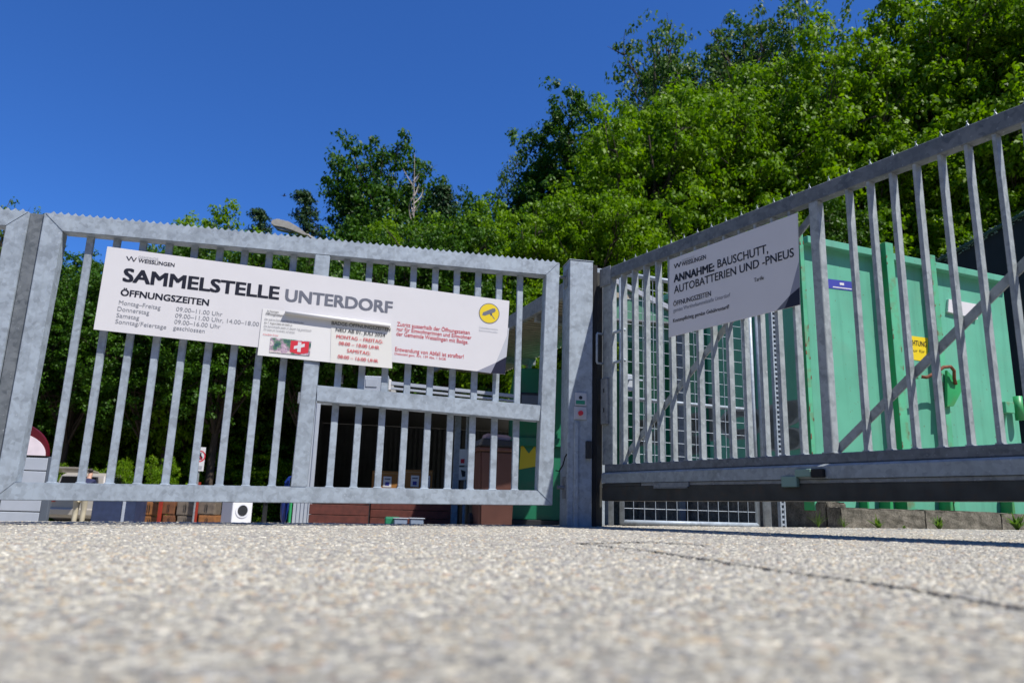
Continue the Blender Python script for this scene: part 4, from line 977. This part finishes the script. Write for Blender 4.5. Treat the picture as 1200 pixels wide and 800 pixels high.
# blue skip, boxes on pallets, washing machine
q = gpt(107, 22.5); f = Frame(q.x, q.y, .1); t = thing('blue_skip', 'dark blue steel skip with a pale corner edge in the yard', 'skip'); f.place(t)
w_ = f.b(158, 600)[0]; h = f.b(120, 574)[1]; SKB = paint('skip_blue', (.03, .045, .10), .5, var=.2)
MB().prism([(0, .02), (w_, .02), (w_, h), (0, h)], 0, 1.6, .02).build('shell', SKB, t); x = f.b(144.5, 600)[0]; MB().box(x-.04, x+.04, -.03, -.001, .02, h, .005).build('edge_strip', PGREY, t); MB().box(-.03, w_+.03, -.05, -.001, h-.08, h, .01).build('rim', SKB, t)
WOOD = [paint('furn_a', (.28, .12, .04), .6, var=.25), paint('furn_b', (.17, .07, .03), .6, var=.25), paint('furn_c', (.16, .13, .10), .6, var=.3)]
spec = [(163, 184, 604, 618.5, 0, 'lower brown box beside the blue skip'), (163, 184, 587, 603.5, 0, 'upper brown box beside the blue skip'), (189, 204, 603, 618.5, 1, 'lower dark red box between the red posts'), (189, 204, 587, 602.5, 1, 'upper dark red box between the red posts'),
        (206, 226, 604, 618.5, 2, 'lower grey brown box next to the dark red pair'), (206, 226, 587, 603.5, 2, 'upper grey brown box next to the dark red pair'), (231, 251, 603, 618.5, 0, 'lower brown box beside the washing machine'), (231, 251, 587, 602.5, 2, 'upper glassy box beside the washing machine')]
for (x0, x1, y0, y1, c, lb) in spec:
    a = at(x0, y1, 23.5); up_ = y0 < 600; f = Frame(a.x, a.y, .05, a.z if up_ else gz(a.x, a.y)); w_ = f.b(x1, y1)[0]; h = f.b(x0, y0)[1]
    t = thing('storage_box', lb, 'box', group='boxes stacked in the yard'); f.place(t); MB().box(0, w_, 0, .6, 0.0, h-.005, .01).build('case', WOOD[c], t)
    for k in (0, 1): MB().box(w_*(.03+.48*k), w_*(.48+.48*k), -.015, -.001, .03 if up_ else h-.42, h-.035, .004).build('door', WOOD[c], t)
    for k in (0, 1): MB().box(w_*(.42+.12*k), w_*(.45+.12*k), -.028, -.016, h-.32, h-.1, .002).build('handle', DARK, t)
for px, lb in ((186.5, 'red upright post between the brown and dark red boxes'), (228.5, 'red upright post between the grey brown and brown boxes')):
    q = gpt(px, 23.3); t = thing('rack_post', lb, 'post', q); MB().box(-.045, .045, 0, .09, -.1, 1.35, .004).build('shaft', paint('rack_red', (.32, .03, .015), .5), t)
q = gpt(272, 22); t = thing('washing_machine', 'white front loading washing machine standing in the yard', 'washing machine', q, .78)
WM = paint('enamel', (.75, .76, .80), .3, var=.02)
MB().box(0, .6, 0, .7, 0, .98, .015).build('case', WM, t); MB().tube([(.3, -.02, .48), (.3, .0, .48)], .21, 28).build('door_ring', WM, t); MB().tube([(.3, -.035, .48), (.3, -.021, .48)], .15, 24).build('door_glass', GLASS, t)
MB().box(.03, .57, -.012, -.001, .80, .93, .004).build('control_panel', PGREY, t); MB().tube([(.47, -.03, .87), (.47, -.012, .87)], .035, 12).build('dial', DARK, t)
q = gpt(297, 24); t = thing('pale_board', 'pale flat board lying behind the washing machine', 'board', q); MB().box(-.6, .35, 0, .5, .78, .82, .004).build('sheet_board', PGREY, t)
for x in (-.5, .25): MB().box(x, x+.05, .1, .4, -.1, .779).build('trestle_leg', DARK, t)
# prohibition sign
q = gpt(233, 19); f = Frame(q.x, q.y, .02); t = thing('prohibition_sign', 'small white plate with a black bag in a red ring on a thin post', 'sign'); f.place(t)
a = f.b(226.3, 551.5); b = f.b(241.5, 524)
MB().box(a[0], b[0], -.01, .0, a[1], b[1], .004).build('plate', PAPER, t); cx_, cz_ = (a[0]+b[0])/2, a[1]+(b[1]-a[1])*.62
MB().disc(cx_, -.012, cz_, .145, 28, .112).build('red_ring', RED, t); MB().add([(cx_+x, -.0125, cz_+z) for x, z in ((-.07, -.085), (.07, -.085), (.075, -.03), (.03, .04), (.045, .085), (-.03, .085), (-.02, .04), (-.07, -.02))], [tuple(range(8))]).build('bag_symbol', BLACK, t)
MB().add([(cx_+x, -.0132, cz_+z) for x, z in ((-.10, .07), (.07, -.10), (.085, -.085), (-.085, .085))], [(0, 1, 2, 3)]).build('red_slash', RED, t)
MB().box(a[0]+.04, b[0]-.04, -.0125, -.0105, a[1]+.04, a[1]+.13).build('text_block', PALE, t)
MB().tube([(cx_, .03, -.1), (cx_, .03, b[1])], .025, 8).build('pole', GALVD, t)
# street lamp
a = at(322, 268, 30); b_ = at(338, 262.5, 30); c_ = at(360, 275.5, 30); d_ = at(408, 320, 30); e_ = at(404, 440, 30)
t = thing('street_lamp', 'pale street lamp leaning out over the long gate against the sky', 'lamp', (e_.x, 30, gz(e_.x, 30)))
LO = t.location; LP = paint('lamp_beige', (.42, .39, .34), .5); LPD = paint('lamp_shade', (.25, .24, .22), .5)
R3_ = lambda v: (v.x-LO.x, v.y-LO.y, v.z-LO.z)
MB().tube([(e_.x-LO.x, 0, -.1), R3_(d_), ], .07, 8).build('mast', PGREY, t, smooth=True)
m = MB(); m.tube([R3_(d_), R3_(at(385, 292, 30)), R3_(c_)], [.07, .07, .07], 8); m.build('arm', LP, t, smooth=True)
HF = Frame(e_.x, 30, 0., LO.z)
m = MB(); hp = [HF.b(*p) for p in ((318.5, 263.5), (320, 259.5), (326, 257.8), (340, 261.3), (352, 268.5), (363, 277.5), (357, 277), (345, 272), (333, 268), (322, 266.2))]
m.prism(hp, -.17, .17, .02); m.build('lamp_head', LP, t)
m = MB(); hp = [HF.b(*p) for p in ((322, 266.6), (333, 268.5), (344, 272.3), (340, 273.0), (331, 271), (324, 269))]
m.prism(hp, -.13, .13, .01); m.build('diffuser', LPD, t)
# bird
a = at(333, 229.5, 40); t = thing('bird', 'small dark bird gliding in the blue sky above the lamp', 'bird', a, .4); t.scale = (.6, .6, .6)
BD_ = MB().tube([(-.2, 0, 0), (-.08, 0, .01), (.06, 0, .02), (.16, 0, .03), (.2, 0, .03)], [.01, .05, .06, .035, .01], 8).build('body', DARK, t, smooth=True)
for s_ in (-1, 1): MB().add([(-.02, 0, .02), (.08, 0, .03), (.06, .25*s_, .12), (.0, .45*s_, .08), (-.05, .22*s_, .10)], [(0, 1, 2, 3, 4)]).build('wing', DARK, t)
MB().add([(-.18, 0, 0), (-.32, -.05, 0), (-.32, .05, 0)], [(0, 1, 2)]).build('tail', DARK, t)

# ------------------------------------------------------------ trees
def leaves(centers, radii, per, size, flat_=.55, up_bias=.5, aspect=.55, seed=0):
    r = np.random.default_rng(seed); n = len(centers); m = n*per
    c = np.repeat(centers, per, 0); rd = np.repeat(radii, per)
    p = r.normal(0, 1, (m, 3)); p /= np.linalg.norm(p, axis=1, keepdims=True); p *= (r.random((m, 1))**.45)*rd[:, None]; p[:, 2] *= flat_
    nrm = p/np.maximum(rd[:, None], 1e-6)*.9+r.normal(0, .42, (m, 3)); nrm[:, 2] += up_bias; nrm /= np.linalg.norm(nrm, axis=1, keepdims=True)
    p = p+c
    a = np.cross(nrm, r.normal(0, 1, (m, 3))); a /= np.linalg.norm(a, axis=1, keepdims=True); b = np.cross(nrm, a)
    s = size*r.uniform(.65, 1.3, (m, 1))
    V = np.stack([p-a*s*.5, p-b*s*.5*aspect+nrm*s*.05+a*s*.05, p+a*s*.5, p+b*s*.5*aspect+nrm*s*.05+a*s*.05], 1).reshape(-1, 3)
    F = (np.arange(m)[:, None]*4+np.arange(4)[None]).astype(np.int32)
    tc = np.repeat(r.random(n), per)*.55+r.random(m)*.45
    return V, F, np.repeat(tc, 4)
def limb_tubes(m, base, tip, r0, seg, rnd, sag=.12, n=5):
    pts = []; rad = []
    d = tip-base; off = Vector((rnd.uniform(-1, 1), rnd.uniform(-1, 1), rnd.uniform(-.3, 1)))*d.length*sag
    for i in range(seg+1):
        s_ = i/seg; pts.append(base+d*s_+off*math.sin(math.pi*s_)); rad.append(r0*(1-.82*s_))
    m.tube(pts, rad, n, caps=False); return pts
def tree_proto(kind, seed, mat, H=12., W=7., base=.18, nl=16, clumps=900, per=26, lsize=.20, lobes=None, bark=BARK, crad=.42, shape='round'):
    rnd = random.Random(seed); r = np.random.default_rng(seed); m = MB()
    tp = [Vector((rnd.uniform(-.1, .1)*H*.25*s_, rnd.uniform(-.1, .1)*H*.25*s_, H*.93*s_)) for s_ in np.linspace(0, 1, 8)]
    tp[0] = Vector((0, 0, -.6)); m.tube(tp, [H*.018*(1-.9*s_)+.02 for s_ in np.linspace(0, 1, 8)], 8)
    def trunk_at(z):
        s_ = max(0, min(.999, z/(H*.93)))*7; i = int(s_); return tp[i].lerp(tp[i+1], s_-i)
    C = []; RR = []
    if shape == 'fir':
        lev = np.linspace(base*H, H*.985, nl)
        for z in lev:
            R_ = W/2*(1-(z-base*H)/(H-base*H))**.85+.12; k = max(4, int(5+R_*2.2))
            for j in range(k):
                a = rnd.uniform(0, 6.28); L = R_*rnd.uniform(.7, 1.1); b0 = trunk_at(z); tip = b0+Vector((math.cos(a)*L, math.sin(a)*L, -L*.18+rnd.uniform(-.1, .1)))
                limb_tubes(m, b0, tip, .03+L*.012, 3, rnd, .05, 4)
                for s_ in np.linspace(.2, 1, max(2, int(L/.34))):
                    q = b0.lerp(tip, s_); C.append((q.x, q.y, q.z-.05)); RR.append(crad*(.6+.5*(1-s_)))
    else:
        LB = []
        for i in range(nl):
            a = i*2.4+rnd.uniform(-.5, .5); hgt = base+(1-base)*((i+.5)/nl)**.9
            prof = math.sin(math.pi*((hgt-base)/(1-base)*.60+.20))**.8
            R_ = W/2*prof*rnd.uniform(.55, 1.0); c = Vector((math.cos(a)*R_*.72, math.sin(a)*R_*.72, H*hgt*rnd.uniform(.93, 1.0)))
            sz = W*rnd.uniform(.13, .23)*(1.25-.5*hgt); LB.append((c, sz))
            b0 = trunk_at(max(base*H*.6, c.z-R_*.9-sz)); pts = limb_tubes(m, b0, c, H*.0085*(1.15-hgt*.6), 5, rnd, .10, 6)
            for _ in range(6):
                u = Vector((rnd.gauss(0, 1), rnd.gauss(0, 1), rnd.gauss(.3, .8))).normalized()*sz*rnd.uniform(.8, 1.2); limb_tubes(m, pts[rnd.choice((3, 4, 5))], c+u, H*.0028, 3, rnd, .1, 4)
        wsum = np.array([s_**2 for _, s_ in LB]); wsum /= wsum.sum()
        for i in r.choice(len(LB), clumps, p=wsum):
            c, sz = LB[i]; u = r.normal(0, 1, 3); u /= np.linalg.norm(u); rad = sz*(.55+.55*r.random()**.5)*(1+.25*math.sin(u[0]*5+i)+.2*math.sin(u[2]*7+u[1]*4+i))
            C.append((c.x+u[0]*rad, c.y+u[1]*rad, c.z+u[2]*rad*.85)); RR.append(crad*r.uniform(.6, 1.25))
    V, F, tc = leaves(np.array(C), np.array(RR), per, lsize, seed=seed, up_bias=.6 if shape != 'fir' else .2, aspect=.6 if shape != 'fir' else .35)
    cm = npmesh('crown', V, F, mat, tc)
    tr = m.build('trunk', bark); me = tr.data; bpy.data.objects.remove(tr)
    return dict(crown=cm, trunk=me, H=float(V[:, 2].max()), W=W)
PR = {
 'ba': tree_proto('ba', 1, LEAF_B, 12, 9, .12, 34, 2500, 34, .185), 'bb': tree_proto('bb', 2, LEAF_B, 12, 8.5, .10, 38, 2500, 32, .18),
 'bc': tree_proto('bc', 3, LEAF_B, 12, 8, .15, 28, 1800, 34, .17), 'da': tree_proto('da', 4, LEAF_D, 12, 9, .12, 34, 2600, 38, .19),
 'db': tree_proto('db', 5, LEAF_D, 12, 8, .1, 28, 2000, 34, .19), 'oa': tree_proto('oa', 12, LEAF_D, 12, 10, .52, 30, 1500, 32, .17),
 'sp': tree_proto('sp', 6, LEAF_P, 12, 7, .42, 18, 420, 20, .19, crad=.45),
 'sd': tree_proto('sd', 7, LEAF_D, 12, 9, .35, 20, 1100, 30, .20, crad=.5), 'fir': tree_proto('fir', 8, LEAF_F, 12, 4.6, .1, 44, 0, 26, .15, crad=.36, shape='fir'),
 'fib': tree_proto('fib', 9, LEAF_F, 12, 6.0, .1, 32, 0, 32, .19, crad=.45, shape='fir'),
 'bu': tree_proto('bu', 10, LEAF_B, 4.2, 5.2, .02, 20, 1000, 26, .15, crad=.36), 'bd': tree_proto('bd', 13, LEAF_D, 4.2, 5.2, .02, 20, 900, 24, .17, crad=.36),
}
NM = {'ba': 'broadleaf_tree', 'bb': 'broadleaf_tree', 'bc': 'broadleaf_tree', 'da': 'dark_broadleaf_tree', 'db': 'dark_broadleaf_tree', 'sp': 'sparse_tree', 'sd': 'dark_broadleaf_tree', 'fir': 'fir_tree', 'fib': 'fir_tree', 'bu': 'bush', 'bd': 'bush', 'oa': 'broadleaf_tree'}
def tree(kind, px, top, d, wpx=None, label=None, group=None, rz=None, cat='tree'):
    """top of the crown at photo pixel (px, top) at distance d; wpx = crown width in photo px"""
    P_ = PR[kind]; a = at(px, top, d); z0 = hz(a.x, d)-.1; h = max(1.5, a.z-z0); sz = h/P_['H']
    sx = sz if wpx is None else (wpx/FPX*d)/P_['W']
    if kind in ('fir', 'fib'): sx = sz*.85
    elif kind not in ('bu', 'bd'): sx = max(sx, ((.72 if kind in ('da', 'db', 'ba', 'bb', 'sd') else .55) if rz == -1 else .74)*sz)
    t = thing(NM[kind], label, cat, (a.x, d, z0), random.uniform(0, 6.28), group)
    for nm in ('trunk', 'crown'):
        o = bpy.data.objects.new(nm, P_[nm]); COL.objects.link(o); o.parent = t; o.scale = (sx, sx, sz)
    return t
SKY = [(-60, 268), (0, 262), (60, 285), (100, 288), (200, 280), (270, 266), (300, 266), (340, 262), (400, 243), (440, 232), (520, 240), (560, 243), (590, 232), (640, 218), (700, 185), (760, 152), (800, 135), (850, 135), (900, 118), (940, 82), (1000, 42), (1040, 15), (1100, -15), (1200, -60), (1300, -120)]
def skyl(px):
    for (a, ya), (b, yb) in zip(SKY[:-1], SKY[1:]):
        if a <= px <= b: return ya+(yb-ya)*(px-a)/(b-a)
    return SKY[0][1] if px < SKY[0][0] else SKY[-1][1]
specials = [
 ('bb', 818, 80, 37, 130, 'bright leafy tree standing under the dark tree top'), ('ba', 762, 104, 34, 190, 'bright leafy tree in front of the dark rounded tree'), ('bb', 850, 118, 36, 150, 'bright leafy tree below the sparse crowned tree'),
 ('bb', 700, 205, 31, 170, 'bright leafy tree above the thick gate post'), ('ba', 615, 225, 31, 120, 'bright leafy tree rising beside the sign end'),
 ('sp', 768, 33, 46, 90, 'airy pale green tree poking above the bright trees'), ('da', 826, 44, 50, 75, 'dark green tree top beside the airy pale tree'),
 ('da', 676, 122, 50, 110, 'dark rounded tree standing out against the blue sky'),
 ('sp', 925, 3, 44, 120, 'sparse leafy tree with bare twigs against the sky'), ('sp', 872, 28, 45, 60, 'thin twiggy tree beside the sparse leafy tree'),
 ('bb', 975, 40, 36, 150, 'bright leafy tree above the tariff sign'), ('ba', 1045, -5, 38, 150, 'tall bright tree reaching the picture top'),
 ('bb', 1120, -20, 36, 190, 'tall bright tree above the angled gate'), ('ba', 1210, -60, 34, 200, 'tall bright tree at the picture corner'),
 ('sd', 456, 162, 52, 120, 'dark leafy tree with open branches beside the dead trunk'), ('fib', 525, 215, 50, 110, 'broad dark conifer beside the dead pale trunk'),
 ('fib', 420, 225, 50, 70, 'dark conifer below the open branched tree'), ('fir', 361, 220, 48, 52, 'dark conifer with drooping boughs beside the street lamp'),
 ('fir', 308, 242, 60, 26, 'small distant fir behind the street lamp head'), ('sp', 618, 182, 52, 50, 'thin pale tree top beside the dark rounded tree'),
 ('fir', 72, 282, 55, 45, 'dark distant fir above the gate corner'), ('bb', 275, 250, 32, 40, 'slim bright sapling next to the distant fir'),
 ('sp', 228, 256, 30, 26, 'thin sapling top just above the gate teeth'), ('sp', 12, 238, 28, 30, 'small sapling top above the neighbour panel'),
 ('ba', 560, 240, 36, 80, 'bright tree between the conifer and the gate end'), ('sd', 545, 225, 54, 50, 'dark feathery tree top beside the broad conifer'),
]
for k, px, top, d, wpx, lb in specials: tree(k, px, top, d, wpx, lb, rz=-1)
# dead pale trunk
a = at(486, 180, 47); b = at(487, 255, 47); z0 = hz(b.x, 47); t = thing('dead_tree', 'bare pale dead tree standing in front of the dark conifers', 'tree', (b.x, 47, z0))
m = MB(); tp = Vector((a.x-b.x, 0, a.z-z0)); m.tube([(0, 0, -.5), (.1, 0, tp.z*.5), tuple(tp)], [.11, .07, .015], 8); rd_ = random.Random(3)
for i in range(16):
    z = tp.z*rd_.uniform(.55, .95); a_ = rd_.uniform(0, 6.28); L = rd_.uniform(.5, 1.8); limb_tubes(m, Vector((tp.x*z/tp.z, 0, z)), Vector((tp.x*z/tp.z+math.cos(a_)*L*.6, math.sin(a_)*L*.6, z+L)), .05, 4, rd_, .12, 5)
m.build('trunk', BIRCH, t)
# bare dark pines at the corner
for px, lb in ((1172, 'dark bare pine trunk at the picture corner'), (1188, 'second dark pine trunk beside the corner one'), (1150, 'thin dark pine trunk rising behind the bright trees')):
    a = at(px, -40, 46); z0 = hz(a.x, 46); t = thing('pine_tree', lb, 'tree', (a.x, 46, z0)); m = MB(); H_ = a.z-z0
    m.tube([(0, 0, -.5), (.15, 0, H_*.5), (0, 0, H_)], [.28, .2, .08], 8)
    for i in range(24):
        z = H_*rd_.uniform(.55, .98); a_ = rd_.uniform(0, 6.28); L = rd_.uniform(.6, 2.2); limb_tubes(m, Vector((0, 0, z)), Vector((math.cos(a_)*L, math.sin(a_)*L, z+L*.15)), .04, 3, rd_, .15, 4)
    m.build('trunk', BARK, t)
# filler forest
LM = [(-200, 30, 'behind the neighbour panel'), (30, 100, 'behind the gate corner'), (100, 170, 'behind the start of the long sign'), (170, 240, 'behind the SAMMELSTELLE word'), (240, 300, 'between the long sign and the street lamp'), (300, 360, 'below the street lamp'), (360, 420, 'above the centre stile'), (420, 480, 'above the UNTERDORF word'), (480, 540, 'above the red lettering'), (540, 600, 'above the yellow badge'), (600, 655, 'over the canopy'), (655, 715, 'over the thick gate post'), (715, 785, 'over the mesh gate'), (785, 860, 'over the ANNAHME word'), (860, 940, 'over the tariff sign end'), (940, 1010, 'over the wide stile'), (1010, 1080, 'over the blue container sticker'), (1080, 1140, 'over the container hook'), (1140, 1500, 'over the covered bay')]
TONE = {'ba': 'bright green', 'bb': 'light green', 'bc': 'yellow green', 'da': 'dark green', 'db': 'deep green', 'oa': 'overhanging deep green', 'bu': 'bright', 'bd': 'dark'}
def where(px):
    for a_, b_, s_ in LM:
        if a_ <= px < b_: return s_
    return LM[-1][2]
USED = {}
def uniq(s_):
    USED[s_] = USED.get(s_, 0)+1; n_ = USED[s_]
    return s_ if n_ == 1 else s_+[', the second one', ', the third one', ', the fourth one', ', the fifth one'][min(n_-2, 3)]
fr_ = random.Random(21)
px = -70
while px < 640:
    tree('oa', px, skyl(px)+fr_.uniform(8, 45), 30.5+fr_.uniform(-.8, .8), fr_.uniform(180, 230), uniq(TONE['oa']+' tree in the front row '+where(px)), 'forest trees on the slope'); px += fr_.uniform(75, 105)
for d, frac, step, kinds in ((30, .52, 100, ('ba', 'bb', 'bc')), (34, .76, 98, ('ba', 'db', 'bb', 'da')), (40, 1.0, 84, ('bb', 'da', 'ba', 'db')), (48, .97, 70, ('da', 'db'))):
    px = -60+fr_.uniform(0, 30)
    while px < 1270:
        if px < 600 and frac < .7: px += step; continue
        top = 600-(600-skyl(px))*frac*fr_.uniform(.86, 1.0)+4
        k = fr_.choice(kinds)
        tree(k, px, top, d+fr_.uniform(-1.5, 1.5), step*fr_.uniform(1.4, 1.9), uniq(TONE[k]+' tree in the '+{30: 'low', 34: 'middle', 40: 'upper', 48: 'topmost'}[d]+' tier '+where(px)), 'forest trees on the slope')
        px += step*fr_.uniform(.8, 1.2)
for row, (d0, y0, stp) in enumerate(((34.5, 480, 34), (32.2, 535, 46))):
    px = -50
    while px < 760:
        kk = fr_.choice(('bd', 'bd', 'bu')); tree(kk, px, y0+fr_.uniform(-18, 22), d0+fr_.uniform(-.8, .8), fr_.uniform(80, 130), uniq(TONE[kk]+' bush, '+('taller', 'lower')[row]+' row, '+where(px)), 'bushes at the forest edge', cat='bush'); px += fr_.uniform(stp*.8, stp*1.2)
for a, b_, w_, lb in ((62, 540, 44, 'sunny green bush over the van roof edge'), (108, 545, 40, 'sunny green bush above the bending person'), (146, 535, 40, 'sunny green bush behind the blue skip'), (190, 532, 45, 'sunny green bush behind the dark red boxes')):
    tree('bu', a, b_, 26.2, w_, lb, 'sunny bushes behind the cars', cat='bush')
bpy.context.view_layer.update()
